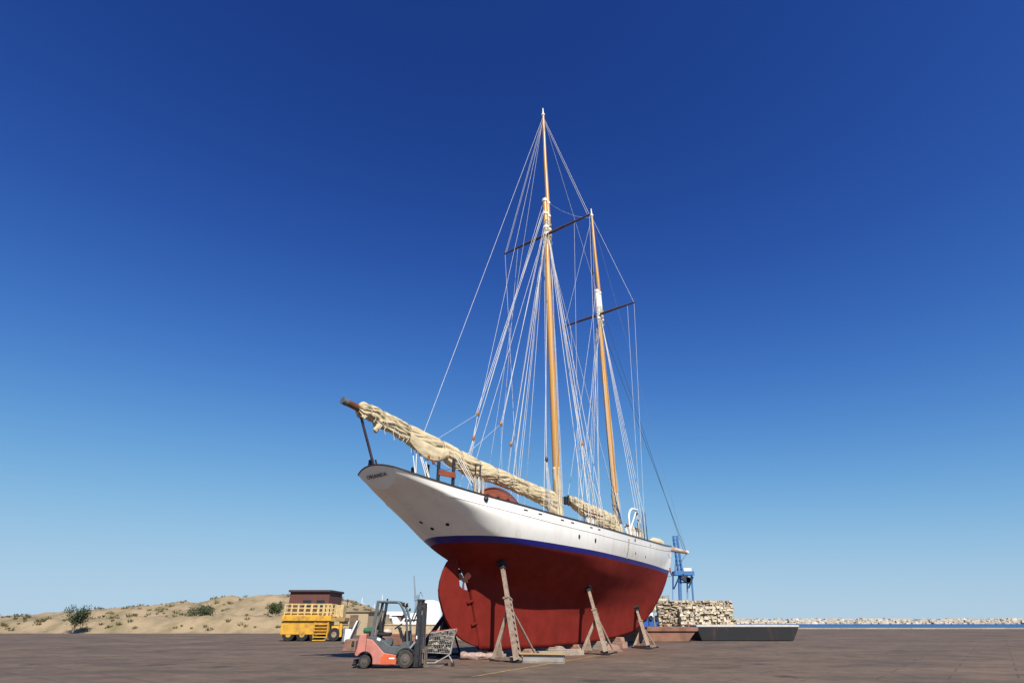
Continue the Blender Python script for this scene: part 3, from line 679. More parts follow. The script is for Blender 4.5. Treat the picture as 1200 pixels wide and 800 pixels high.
# starboard peak tackle to the fore pin rail
B6 = Vector((6.9, -1.55, 10.6)); blk(B6, 0.12)
for k in range(2): line('peak_halyard', mh(26.0, -1) + Vector((0.1 * k, 0, 0)), B6 + Vector((0.05 * k, 0, 0)), 0.016)
for k in range(3): line('peak_halyard', B6, chain(5.2 + 0.9 * k, -1, 0.3), 0.015, 'rope_t' if k == 1 else 'rope')
line('signal_halyard', mtop - Vector((0, 0.1, 0.5)), chain(2.4, -1), 0.009); line('signal_halyard', mtop - Vector((0, -0.1, 0.5)), chain(3.0, 1), 0.009)
for k in range(3): line('fore_halyard', fh(23.0 - k * 0.6) + Vector((-0.28, -0.05 * k, 0)), mast_pt('fore', 7.2) + Vector((-0.4 - 0.22 * k, -0.3, 0)), 0.012)
for k in range(2): line('fore_halyard', fh(23.6) + Vector((0.35, 0.1 * k, 0)), mast_pt('fore', 6.6) + Vector((0.7 + 0.2 * k, 0.1, 0)), 0.011)
for k in range(3): line('fore_lazyjack', fh(21.5) + Vector((-0.15, 0.15 * k - 0.15, 0)), FBOOM(8.3 + 1.2 * k) + Vector((0, -0.22, 0.1)), 0.011)
for k in range(4): line('navy_halyard', fh(9.9 - 0.5 * k) + Vector((-0.8 + 0.16 * k, -0.25, 0)), mast_pt('fore', 7.0) + Vector((-0.25 + 0.12 * k, -0.3, 0)), 0.022, 'rope_b')
line('fore_topping_lift', fh(24.2) + Vector((-0.2, 0, 0)), FBOOM(7.5), 0.011)
line('fore_topping_lift', ftop - Vector((0, 0, 0.6)), fh(22.4) + Vector((-0.55, 0, 0)), 0.010)
g = MB(); g.tube([fh(26.2) + Vector((-0.55, 0, 0.5)), fh(26.2) + Vector((-0.35, 0, -0.2)), fh(26.2) + Vector((-0.6, 0, -0.5))], [0.05, 0.09, 0.03], 8); g.build('shackle_hook', M['darkmetal'], ship)
# mainsheet between boom and deck, blocks, crutch strut
for a, b in (((-4.5, -0.1, 8.05), (-5.15, -0.9, 6.55)), ((-4.4, -0.1, 8.05), (-4.45, -0.9, 6.45)), ((-4.35, -0.1, 8.05), (-4.4, -1.0, 6.45)), ((-4.0, -0.1, 7.8), (-4.35, -0.95, 6.45)), ((-4.55, 0.1, 8.05), (-5.1, -0.85, 6.55))): line('mainsheet', a, b, 0.022)
blk((-4.0, -0.3, 7.80), 0.14); blk((-3.4, -0.3, 7.85), 0.12); blk((-3.65, -0.3, 7.62), 0.09, 'mahog'); blk((-4.45, -0.1, 8.15), 0.13, 'darkmetal')
line('mainsheet', (-3.4, -0.3, 7.8), (-1.6, -0.3, 7.75), 0.018, 'rope', 0.22, 10); line('mainsheet', (-3.6, -0.3, 7.55), (-2.6, -0.3, 7.5), 0.015, 'rope_b', 0.12, 8)
g = MB(); g.tube([(-7.5, 0, 8.75), (-6.5, 0, 6.75)], 0.055, 10); g.lathe([(0.09, -0.08), (0.09, 0.08)], (-7.5, 0, 8.75), 'z', 10); g.build('boom_strut', mat('dark_purple_steel', (0.055, 0.035, 0.045), 0.5, var=0.2), ship, smooth=True)
g = MB(); g.box((-6.6, 0.22, 7.05), (0.12, 0.12, 0.28)); g.box((-6.5, 0, 6.92), (0.25, 0.5, 0.08)); g.tube([(-6.5, -0.1, 6.9), (-6.62, -0.1, 7.15)], 0.04, 8); g.build('stern_cleat', M['darkmetal'], ship, bevel=0.015)
# gallows frame, varnished cockpit house, dark gap under the sail
for s, zt_ in ((-4.0, 7.45), (-3.1, 7.75)):
    g = MB(); g.box((s, -1.0, (6.15 + zt_) / 2), (0.11, 0.12, zt_ - 6.15)); g.box((s, -1.0, 6.22), (0.24, 0.24, 0.12)); g.build('gallows_post', M['darkmetal'], ship, bevel=0.02)
    g = MB(); g.box((s, 0.6, (6.15 + zt_) / 2), (0.11, 0.12, zt_ - 6.15)); g.build('gallows_post', M['darkmetal'], ship, bevel=0.02)
g = MB(); g.bar((-4.05, -1.09, 6.98), (-3.05, -1.09, 7.02), 0.06, 0.24); g.build('gallows_plank', M['mahog'], ship, bevel=0.02)
for s in (-2.75, -2.45):
    g = MB(); g.tube([(s, -1.95, 6.0), (s + 0.02, -1.95, 7.45)], 0.035, 8); g.build('stanchion', M['darkmetal'], ship, smooth=True)
for k in range(4): line('boom_guy', (-2.6 + 0.1 * k, -1.9, 6.25), BOOM(-2.4 + 0.2 * k) + Vector((0, -0.3, -0.1)), 0.02, 'rope_t' if k % 2 else 'rope')
for k in range(3):
    g = MB()
    for j in range(3):
        g.tube([(-2.85 + 0.25 * k + (0.05 + 0.012 * j) * math.cos(q), -2.0 - 0.025 * j, 6.55 + (0.30 + 0.03 * j) * math.sin(q)) for q in [2 * math.pi * i / 14 for i in range(15)]], 0.014, 5)
    g.build('rope_coil', M['rope_t'] if k != 1 else M['rope'], ship)
g = MB(); g.ball((-2.45, -2.32, 5.98), 0.12, 8); g.build('fairlead', M['darkmetal'], ship)
g = MB(); P = []
for k in range(17):
    u = k / 16; P.append((-1.5 + 3.6 * u, -0.75, 6.1 + 0.95 * math.sin(math.pi * (0.06 + 0.90 * u)) ** 0.7))
g.prism(P + [(2.1, -0.75, 6.0), (-1.5, -0.75, 6.0)], (0, 1.5, 0)); ch = g.build('cockpit_house', M['mahog'], ship, bevel=0.04)
for k in range(3):
    g = MB(); g.lathe([(0.14, -0.02), (0.14, 0.02)], (-0.5 + 0.75 * k, -0.765, 6.55), 'y', 14); g.build('house_portlight', M['glass'], ch)
g = MB(); g.tube([(x, -0.78, z + 0.02) for x, y, z in P], 0.035, 6); g.build('house_trim', M['mahog'], ch)
# davit with its tackle near the bow
g = MB(); b, z = sheer(11.0); c = Vector((10.95, -b + 0.12, z)); P = [c, c + Vector((0, 0, 0.9))]
for k in range(9):
    a = math.pi - math.pi * 0.5 * k / 8 - 0.0; P.append(c + Vector((0.75 + 0.75 * math.cos(a), 0, 0.95 + 0.72 * math.sin(a))))
P.append(c + Vector((1.25, 0, 1.66))); g.tube(P, 0.06, 10); dv = g.build('davit', M['wpaint'], ship, smooth=True)
g = MB(); g.tube([c + Vector((0.02, 0, 0.35)), c + Vector((1.0, 0, 1.5))], 0.04, 8); g.build('davit_brace', M['wpaint'], dv, smooth=True)
for k in range(2):
    g = MB(); g.tube([c + Vector((1.15 + 0.05 * k, 0, 1.6)), c + Vector((1.2 + 0.1 * k, 0, 1.1)), c + Vector((1.22 + 0.1 * k, 0.05, 0.45 + 0.2 * k))], 0.02, 6); g.build('davit_fall', M['rope'], dv)
blk(c + Vector((1.15, 0, 1.45)), 0.08, 'darkmetal'); blk(c + Vector((1.2, 0, 1.05)), 0.07, 'darkmetal')
# headsail bag, bowsprit, bobstay
g = MB(); fold_tube(g, [Vector((17.6 + 0.1 * k, -0.2, 6.32)) for k in range(22)], lambda i, t: 0.36 * math.sin(math.pi * (i + 1.5) / 24) ** 0.6, 20, 0.08, 12); g.build('sail_bag', M['canvas_p'], ship, smooth=True, ang=180)
g = MB(); g.tube([(20.6, 0, 6.17), (22.6, 0, 6.17), (24.6, 0, 6.17)], [0.19, 0.175, 0.12], 14); bs = g.build('bowsprit', mat('weathered_bowsprit', (0.40, 0.22, 0.13), 0.6, col2=(0.66, 0.62, 0.56), thr=(0.5, 0.6), scale=2.5, stretch=(0.4, 4, 4)), ship, smooth=True)
g = MB(); g.lathe([(0.15, -0.10), (0.15, 0.10)], (24.5, 0, 6.17), 'x', 14); g.build('bowsprit_cap', M['wpaint'], bs, smooth=True)
g = MB(); g.tube([(20.75, 0, 4.75), (21.2, 0, 4.30)], 0.045, 8); g.box((20.75, 0, 4.72), (0.25, 0.2, 0.22)); g.build('stem_fitting', mat('rusty_iron', (0.34, 0.13, 0.06), 0.75, var=0.25), ship, bevel=0.02)
line('bobstay', (24.5, 0, 6.1), (21.2, 0, 4.32), 0.022, 'wire_d'); line('bobstay', (21.2, 0, 4.32), (20.2, 0, 4.2), 0.018, 'wire_d')
for sg in (-1, 1): line('bowsprit_shroud', (24.4, 0, 6.17), (19.9, sg * 0.6, 5.9), 0.014, 'wire')

M['navy'] = mat('shaded_steel_navy', (0.022, 0.026, 0.045), 0.6, var=0.2)  # the hull's shade on the far prop, put into its steel as dark navy
# ------------------------------------------------------------------ boat stands
def jack(label, foot, head, left, right, name='boat_stand', post_top=0.62, m='steel'):
    """foot/left/right: (s, b) on the ground, head: (s, b, z) against the hull"""
    t = thing(name, label, 'boat stand', (OX + foot[0] * math.cos(TH) + foot[1] * math.sin(TH), OY + foot[0] * math.sin(TH) - foot[1] * math.cos(TH), 0), TH, 'boat stands propping the schooner')
    L = lambda q, z=0.0: Vector((q[0] - foot[0], -(q[1] - foot[1]), z))
    P0 = Vector((0, 0, 0.04)); P1 = L(head, head[2] - 0.14); PM = P0.lerp(P1, post_top); ax = (P1 - P0).normalized(); out = Vector((0.25, -1 if foot[1] > 0 else 1, 0)); out = (out - ax * out.dot(ax)).normalized(); sd_ = ax.cross(out)
    g = MB(); W = 0.40
    for k in (-1, 1):
        g.bar(P0 + sd_ * k * W * 0.44 + out * 0.10, PM + sd_ * k * W * 0.36 + out * 0.10, 0.08, 0.025, up=out)
        g.bar(P0 + sd_ * k * W / 2 - out * 0.0, PM + sd_ * k * W * 0.42, 0.02, 0.20, up=out)
    Lp = (PM - P0).length; nh = 10
    for k in range(nh):
        a = (k + 0.0) / nh; b = a + 0.60 / nh
        g.bar(P0.lerp(PM, a) + out * 0.10, P0.lerp(PM, b) + out * 0.10, W * 0.72, 0.02, up=out)
    g.bar(P0 - out * 0.09, PM - out * 0.09, W * 0.9, 0.02, up=out)
    g.bar(PM - ax * 0.05, PM + ax * 0.03, W * 1.12, 0.27, up=out)
    g.build('post', M[m], t, bevel=0.006)
    g = MB(); g.bar(PM - ax * 0.25, P1, 0.20, 0.15, up=out); g.build('extension_tube', M[m], t, bevel=0.01)
    g = MB(); g.bar(P1 - ax * 0.05, P1 + ax * 0.11, 0.50, 0.34, up=out); g.bar(P1 - ax * 0.22, P1 - ax * 0.05, 0.26, 0.22, up=out); g.build('head_pad', M['black'], t, bevel=0.03)
    lt = L(left, 0.06); rt = L(right, 0.06); A = P0.lerp(P1, post_top * 0.86)
    g = MB(); d = (lt - A).normalized(); g.bar(A, lt, 0.10, 0.12, up=out, w1=0.24, h1=0.14)
    g.prism([lt + Vector((0, 0, -0.04)), lt + (P0 - lt) * 0.40 + Vector((0, 0, -0.02)), lt - d * 0.75], out * 0.03); g.build('leg', M[m], t, bevel=0.006)
    g = MB(); g.tube([A + out * 0.05, rt], 0.045, 8); g.build('leg', M[m], t, smooth=True)
    g = MB(); z = Vector((0, 0, 0.08)); g.bar(lt + z * 0.5, P0 + z, 0.12, 0.12); g.bar(rt + z * 0.5, P0 + z, 0.10, 0.10); g.bar(lt + z * 0.5, rt + z * 0.5, 0.08, 0.08); g.build('base_frame', M[m], t, bevel=0.006)
    for q in (P0, lt, rt):
        g = MB(); g.box((q.x, q.y, 0.045), (0.26, 0.24, 0.09)); g.build('foot_plate', M['darkmetal'], t, bevel=0.01)
    return t
jack('nearest and tallest steel prop under the stern quarter beside the rudder', (-0.96, 2.83), (-0.10, 1.32, 3.76), (-0.75, 1.45), (1.45, 2.0))
jack('middle one of the three steel props along the near side of the hull', (5.6, 3.0), (7.27, 1.22, 3.05), (5.9, 1.5), (7.4, 2.4))
jack('farthest and shortest steel prop under the bow, in front of the rusty barge', (12.1, 2.0), (14.35, 0.36, 2.14), (12.9, 0.7), (13.9, 1.6))
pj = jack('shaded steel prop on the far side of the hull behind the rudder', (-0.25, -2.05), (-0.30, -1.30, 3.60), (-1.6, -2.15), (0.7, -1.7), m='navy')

# ------------------------------------------------------------------ blocks under the keel and timber around it
M['conc'] = mat('dusty_concrete', (0.33, 0.27, 0.22), 0.9, var=0.15, scale=4, bump=0.3, bscale=15)
M['pinkwood'] = mat('red_dusted_timber', (0.36, 0.22, 0.17), 0.9, var=0.2, scale=3, bump=0.3, bscale=12, stretch=(0.5, 3, 3))
M['timber'] = mat('old_timber', (0.36, 0.28, 0.19), 0.85, var=0.2, scale=3, stretch=(0.4, 4, 4), bump=0.2)
def local(s, b, z=0): return (OX + s * math.cos(TH) + b * math.sin(TH), OY + s * math.sin(TH) - b * math.cos(TH), z)
KB = [(0.9, 0.9, 'conc', 'short grey block under the keel right behind the tallest prop'), (3.2, 1.0, 'pinkwood', 'reddish block under the keel just right of the tallest prop'),
      (5.2, 1.1, 'conc', 'pale grey block under the middle of the keel'), (7.4, 1.0, 'pinkwood', 'red dusted block under the keel behind the middle prop'), (9.8, 1.2, 'conc', 'grey block under the forward keel between the middle and far props'), (12.0, 1.0, 'pinkwood', 'last block under the rising forefoot behind the farthest prop')]
for s, wd, mm, lab in KB:
    g = MB(); h = max(0.2, keel_z(s) - 0.005); g.box((0, 0, h * 0.30), (0.55, wd * 1.25, h * 0.60)); g.box((0.02, 0, h * 0.802), (0.45, wd, h * 0.396), taper=0.92)
    o = g.build('keel_block', M[mm], bevel=0.02); o.location = local(s, 0); o.rotation_euler = (0, 0, TH); tag(o, lab, 'block', 'blocks under the keel')
def loose(name, g, m, loc, rz, lab, cat, grp=None, bevel=0.015):
    o = g.build(name, m, bevel=bevel); o.location = loc; o.rotation_euler = (0, 0, rz); tag(o, lab, cat, grp); return o
g = MB(); g.box((0, 0, 0.10), (2.3, 0.30, 0.20)); g.box((0.2, 0.02, 0.23), (1.7, 0.20, 0.055), (0, R(0.5), 0)); loose('timber_beam', g, M['conc'], local(4.0, 1.5), TH - R(30), 'long pale beam lying on the ground between the two nearer props', 'beam')
g = MB(); g.prism([(-0.4, -0.25, 0), (0.4, -0.25, 0), (0.4, -0.25, 0.14), (0.1, -0.25, 0.34), (-0.1, -0.25, 0.34), (-0.4, -0.25, 0.10)], (0, 0.5, 0)); loose('wedge_block', g, M['conc'], local(5.0, 0.75), TH - R(40), 'pale wedge shaped chock leaning by the keel left of the middle prop', 'chock')
g = MB(); g.prism([(-0.5, -0.3, 0), (0.5, -0.3, 0), (0.25, -0.3, 0.30), (-0.2, -0.3, 0.38)], (0, 0.5, 0)); loose('wedge_block', g, M['pinkwood'], local(8.8, 1.5), TH - R(45), 'rust red chock on the ground right of the middle prop', 'chock')
g = MB(); random.seed(3)
P = [Vector((-0.85 + 1.7 * k / 20, 0, 0.13)) for k in range(21)]; fold_tube(g, P, lambda i, t: 0.125, 16, 0.07, 4, 2.0, 3); o = g.build('rolled_net', mat('pinkish_bundle', (0.40, 0.29, 0.25), 0.95, var=0.25, scale=8, bump=0.8, bscale=20), smooth=True, ang=180)
o.location = (-1.30, 26.6, 0); o.rotation_euler = (0, 0, R(4)); tag(o, 'long lumpy pinkish bundle lying on the ground between trolley and tallest prop', 'bundle')
# low bench of a plank on a steel channel
t = thing('steel_channel', 'grey steel channel with a tan plank on top lying in front of the tallest prop', 'beam', (1.22, 24.65, 0), R(-14))
g = MB(); g.box((0, 0.14, 0.14), (1.62, 0.03, 0.24)); g.box((0, 0.0, 0.265), (1.62, 0.30, 0.025)); g.box((0, 0.0, 0.0125), (1.62, 0.30, 0.025)); g.box((0.80, 0, 0.14), (0.02, 0.27, 0.22)); g.box((0.0, -0.11, 0.14), (1.6, 0.02, 0.20)); g.build('channel', mat('grey_galvanised', (0.36, 0.33, 0.29), 0.6, var=0.12, metal=0.1), t)
g = MB(); g.box((-0.05, -0.02, 0.30), (1.85, 0.36, 0.04)); g.build('plank', mat('tan_plank', (0.46, 0.32, 0.15), 0.8, var=0.15, stretch=(0.3, 4, 4)), t, bevel=0.006)

# ------------------------------------------------------------------ forklift (x forward, y away from the viewer)
def forklift():
    t = thing('forklift', 'faded pink and orange forklift truck with dark mast parked beside the trolley', 'forklift', (-5.42, 22.3, 0), R(1.0)); t.scale = (0.935, 0.935, 0.935)
    pink = mat('faded_pink_paint', (0.50, 0.19, 0.155), 0.6, scale=3.2, bump=0.05, bscale=8, col2=(0.36, 0.14, 0.105), thr=(0.42, 0.72))
    orange = mat('orange_paint', (0.60, 0.11, 0.035), 0.55, scale=5, col2=(0.40, 0.10, 0.05), thr=(0.45, 0.72))
    grey = mat('grey_green_panel', (0.085, 0.10, 0.105), 0.6, var=0.15, scale=4)
    postm = mat('guard_grey', (0.10, 0.115, 0.12), 0.5, var=0.1)
    mastm = mat('dark_mast_steel', (0.045, 0.045, 0.05), 0.5, metal=0.3, var=0.25, scale=6)
    tyre = mat('dusty_tyre', (0.05, 0.043, 0.038), 0.9, var=0.25, scale=8, bump=0.2)
    rim = mat('dusty_rim', (0.10, 0.085, 0.075), 0.7, var=0.2)
    Y0 = -0.52; D = 1.04
    # body side outline with wheel arch openings (x, z)
    arch = [(0.40 + 0.30 * math.cos(R(a)), 0.24 + 0.30 * math.sin(R(a))) for a in range(150, -5, -15)]
    bodyp = [(0.02, 0.45), (0.08, 0.62), (0.13, 1.02), (0.20, 1.10), (0.40, 1.12), (0.40, 0.95), (0.62, 0.93), (0.70, 0.86), (1.10, 0.50), (1.56, 0.43), (1.56, 0.13), (0.70, 0.13)] + arch[::-1] + [(0.07, 0.40)]
    g = MB(); g.prism([(x, Y0, z) for x, z in bodyp], (0, D, 0)); body = g.build('body', pink, t, bevel=0.025)
    g = MB(); g.prism([(x, Y0 - 0.012, z) for x, z in ((0.98, 0.14), (1.545, 0.14), (1.545, 0.42), (1.12, 0.47), (1.02, 0.36))], (0, 0.014, 0)); g.build('side_panel', orange, t)
    g = MB(); g.box((1.40, Y0 - 0.016, 0.325), (0.20, 0.008, 0.045)); g.build('side_sticker', M['wpaint'], t)
    g = MB(); g.box((0.415, Y0 - 0.004, 0.66), (0.012, 0.01, 0.86)); g.build('panel_gap', M['black'], t)
    # hood and floor in grey
    g = MB(); g.prism([(x, Y0 + 0.03, z) for x, z in ((0.44, 0.92), (0.50, 1.05), (0.72, 1.02), (1.0, 0.90), (1.28, 0.72), (1.62, 0.70), (1.80, 0.86), (2.0, 0.86), (2.02, 0.62), (1.58, 0.44), (1.10, 0.50), (0.66, 0.88))], (0, D - 0.06, 0)); g.build('hood', grey, t, bevel=0.02)
    g = MB(); g.tube([(1.20, Y0 + 0.05, 0.84), (1.20, Y0 + 0.40, 0.84)], 0.15, 16); g.build('side_tank', grey, t, smooth=True)
    g = MB(); g.box((0.86, Y0 - 0.002 + 0.03, 0.94), (0.14, 0.012, 0.09), (0, R(20), 0)); g.build('side_sticker', M['wpaint'], t)
    # front fender arch
    P = [(1.89 + 0.37 * math.cos(R(a)), 0.30 + 0.37 * math.sin(R(a))) for a in range(170, 20, -10)]; Q = [(1.89 + 0.33 * math.cos(R(a)), 0.30 + 0.33 * math.sin(R(a))) for a in range(20, 171, 10)]
    for y_ in (Y0, -Y0 - 0.28):
        g = MB(); g.prism([(x, y_, z) for x, z in P + Q], (0, 0.28, 0)); g.build('fender', mastm, t)
    for x, r, wd, yy in ((0.40, 0.215, 0.17, Y0 + 0.02), (0.40, 0.215, 0.17, -Y0 - 0.19), (1.89, 0.295, 0.22, Y0 - 0.03), (1.89, 0.295, 0.22, -Y0 - 0.19)):
        g = MB(); g.lathe([(r * 0.60, 0), (r * 0.92, 0.0), (r, 0.03), (r, wd - 0.03), (r * 0.92, wd), (r * 0.6, wd)], (x, yy, r), 'y', 28); wh = g.build('wheel', tyre, t, smooth=True, ang=30)
        g = MB(); s0 = yy - 0.006 if yy < 0 else yy + wd + 0.006; dn = 1 if yy < 0 else -1
        g.lathe([(r * 0.62, 0.0), (r * 0.60, 0.02 * dn), (r * 0.34, 0.03 * dn), (r * 0.32, -0.02 * dn), (r * 0.12, -0.03 * dn)], (x, s0, r), 'y', 20)
        for k in range(6): g.lathe([(0.014, -0.01), (0.014, 0.01)], (x + r * 0.46 * math.cos(k * math.pi / 3), s0 + 0.012 * dn, r + r * 0.46 * math.sin(k * math.pi / 3)), 'y', 6)
        g.build('rim', rim, wh, smooth=True, ang=30)
    # overhead guard
    g = MB()
    for y in (Y0 + 0.06, -Y0 - 0.06):
        g.bar((0.58, y, 0.96), (0.70, y, 2.19), 0.07, 0.11, up=(1, 0, 0))
        g.tube([(0.66, y, 2.20), (1.42, y, 2.19), (1.54, y, 2.13), (1.68, y, 1.92), (1.83, y, 1.55), (1.90, y, 0.9), (1.92, y, 0.75)], 0.042, 10)
    for k in range(6): g.box((0.74 + 0.14 * k, 0, 2.205), (0.04, 0.92, 0.03))
    g.box((0.68, 0, 2.20), (0.08, 0.96, 0.06)); g.box((1.47, 0, 2.175), (0.06, 0.96, 0.05)); g.build('overhead_guard', postm, t, bevel=0.008)
    g = MB(); g.box((0.84, 0.30, 1.62), (0.10, 0.08, 1.25), (0, R(5), 0)); g.tube([(0.90, 0.3, 2.2), (0.90, 0.3, 2.33)], 0.035, 8); g.build('exhaust_pipe', mastm, t, bevel=0.01)
    # seat
    g = MB(); g.box((0.98, 0, 1.10), (0.46, 0.46, 0.12)); seat = g.build('seat', M['black'], t, bevel=0.04)
    g = MB(); g.prism([(0.78, -0.22, 1.14), (0.90, -0.22, 1.14), (0.86, -0.22, 1.50), (0.78, -0.22, 1.55), (0.72, -0.22, 1.48)], (0, 0.44, 0)); g.build('backrest', M['black'], t, bevel=0.04)
    g = MB(); fold_tube(g, [Vector((0.95 + 0.03 * k, -0.1, 1.19)) for k in range(11)], lambda i, a: 0.075 * math.sin(math.pi * (i + 1) / 12) ** 0.5, 12, 0.04, 6)
    cl = g.build('rag', mat('pale_pink_rag', (0.62, 0.48, 0.46), 0.9, var=0.2), None, smooth=True, ang=180); cl.location = t.location; cl.scale = t.scale; tag(cl, 'pale pink crumpled rag lying on the forklift seat', 'rag')
    g = MB(); g.tube([(0.18, -0.1, 1.22), (0.21, -0.1, 1.22), (0.56, -0.1, 1.22), (0.60, -0.1, 1.22)], [0.05, 0.10, 0.10, 0.05], 14); gb = g.build('gas_bottle', mat('green_bottle', (0.02, 0.12, 0.06), 0.5, var=0.2), None, smooth=True); gb.location = t.location; gb.scale = t.scale; tag(gb, 'dark green gas bottle lying on the rear counterweight of the forklift', 'gas bottle')
    # steering
    g = MB(); g.bar((1.72, -0.05, 0.86), (1.50, -0.05, 1.33), 0.12, 0.10, up=(1, 0, 0)); g.prism([(1.70, -0.3, 0.70), (1.92, -0.3, 0.70), (1.90, -0.3, 1.20), (1.78, -0.3, 1.22)], (0, 0.6, 0)); g.build('steering_column', mastm, t, bevel=0.015)
    ring_ = [Vector((1.47 + 0.16 * math.cos(a) * 0.8, -0.05 + 0.17 * math.sin(a), 1.36 + 0.16 * math.cos(a) * 0.55)) for a in [2 * math.pi * k / 20 for k in range(21)]]
    g = MB(); g.tube(ring_, 0.016, 6); g.tube([ring_[0], ring_[10]], 0.014, 6); g.build('steering_wheel', M['black'], t, smooth=True)
    for k in range(2):
        g = MB(); g.tube([(1.62 + 0.07 * k, -0.28, 0.95), (1.55 + 0.07 * k, -0.30, 1.28)], 0.012, 6); g.ball((1.55 + 0.07 * k, -0.30, 1.30), 0.025, 6); g.build('lever', M['black'], t, smooth=True)
    for y in (Y0 + 0.10, -Y0 - 0.10):
        g = MB(); g.lathe([(0.05, -0.05), (0.075, 0.02), (0.075, 0.06)], (1.66, y, 2.10), 'x', 14); hl = g.build('headlight', M['black'], t, smooth=True)
        g = MB(); g.lathe([(0.066, 0.061), (0.06, 0.068)], (1.66, y, 2.10), 'x', 14); g.build('lens', M['wpaint'], hl, smooth=True)
    g = MB(); g.box((1.92, Y0 + 0.05, 1.92), (0.05, 0.16, 0.10)); g.tube([(1.75, Y0 + 0.06, 1.86), (1.92, Y0 + 0.05, 1.90)], 0.012, 6); g.build('mirror', M['black'], t)
    # mast
    for z_, d_ in ((2.26, (0.20, 0.82, 0.06)), (1.30, (0.08, 0.70, 0.10)), (0.16, (0.16, 0.80, 0.14))):
        g = MB(); g.box((2.27, 0, z_), d_); g.build('mast_crossbar', mastm, t, bevel=0.008)
    for y in (-0.36, 0.36):
        g = MB(); g.box((2.27, y, 1.16), (0.16, 0.05, 2.24)); g.box((2.20, y, 1.16), (0.03, 0.10, 2.24)); g.box((2.345, y, 1.16), (0.03, 0.10, 2.24)); g.build('mast_rail', mastm, t, bevel=0.006)
        g = MB(); g.box((2.43, y * 0.78, 1.12), (0.10, 0.06, 2.10)); g.build('inner_rail', mastm, t, bevel=0.006)
        g = MB(); g.tube([(2.30, y * 0.55, 0.15), (2.30, y * 0.55, 1.9)], 0.045, 10); g.build('lift_cylinder', M['wire'], t, smooth=True)
        g = MB(); g.tube([(1.95, y * 1.2, 0.55), (2.20, y * 1.2, 0.85)], 0.04, 8); g.build('tilt_cylinder', M['wire'], t, smooth=True)
        g = MB(); g.tube([(1.98, y, 1.50), (2.02, y, 1.62), (2.14, y, 1.95), (2.2, y, 2.1)], 0.025, 8); g.build('hose', postm, t, smooth=True)
    g = MB(); g.box((2.24, -0.417, 1.00), (0.045, 0.008, 0.11)); g.build('mast_sticker', M['wpaint'], t)
    fk = mat('worn_fork_steel', (0.15, 0.12, 0.10), 0.6, var=0.2, metal=0.2)
    g = MB(); g.box((2.52, 0, 0.55), (0.05, 0.95, 0.12)); g.box((2.52, 0, 0.22), (0.05, 0.95, 0.12)); g.box((2.50, -0.42, 0.40), (0.04, 0.05, 0.46)); g.box((2.50, 0.42, 0.40), (0.04, 0.05, 0.46)); g.build('carriage', fk, t, bevel=0.006)
    for y in (-0.28, 0.28):
        g = MB(); g.box((2.57, y, 0.36), (0.05, 0.11, 0.66)); g.box((2.90, y, 0.055), (0.70, 0.11, 0.045)); g.build('fork', fk, t, bevel=0.006)
        g = MB(); g.tube([(2.48, y, 0.6), (2.46, y, 1.4), (2.40, y, 1.95), (2.30, y, 2.2)], 0.02, 6); g.build('chain', fk, t)
    g = MB(); g.box((0.02, 0, 0.20), (0.10, 0.7, 0.16)); g.box((-0.05, 0, 0.10), (0.12, 0.35, 0.06)); g.build('tow_bracket', mastm, t, bevel=0.01)
forklift()

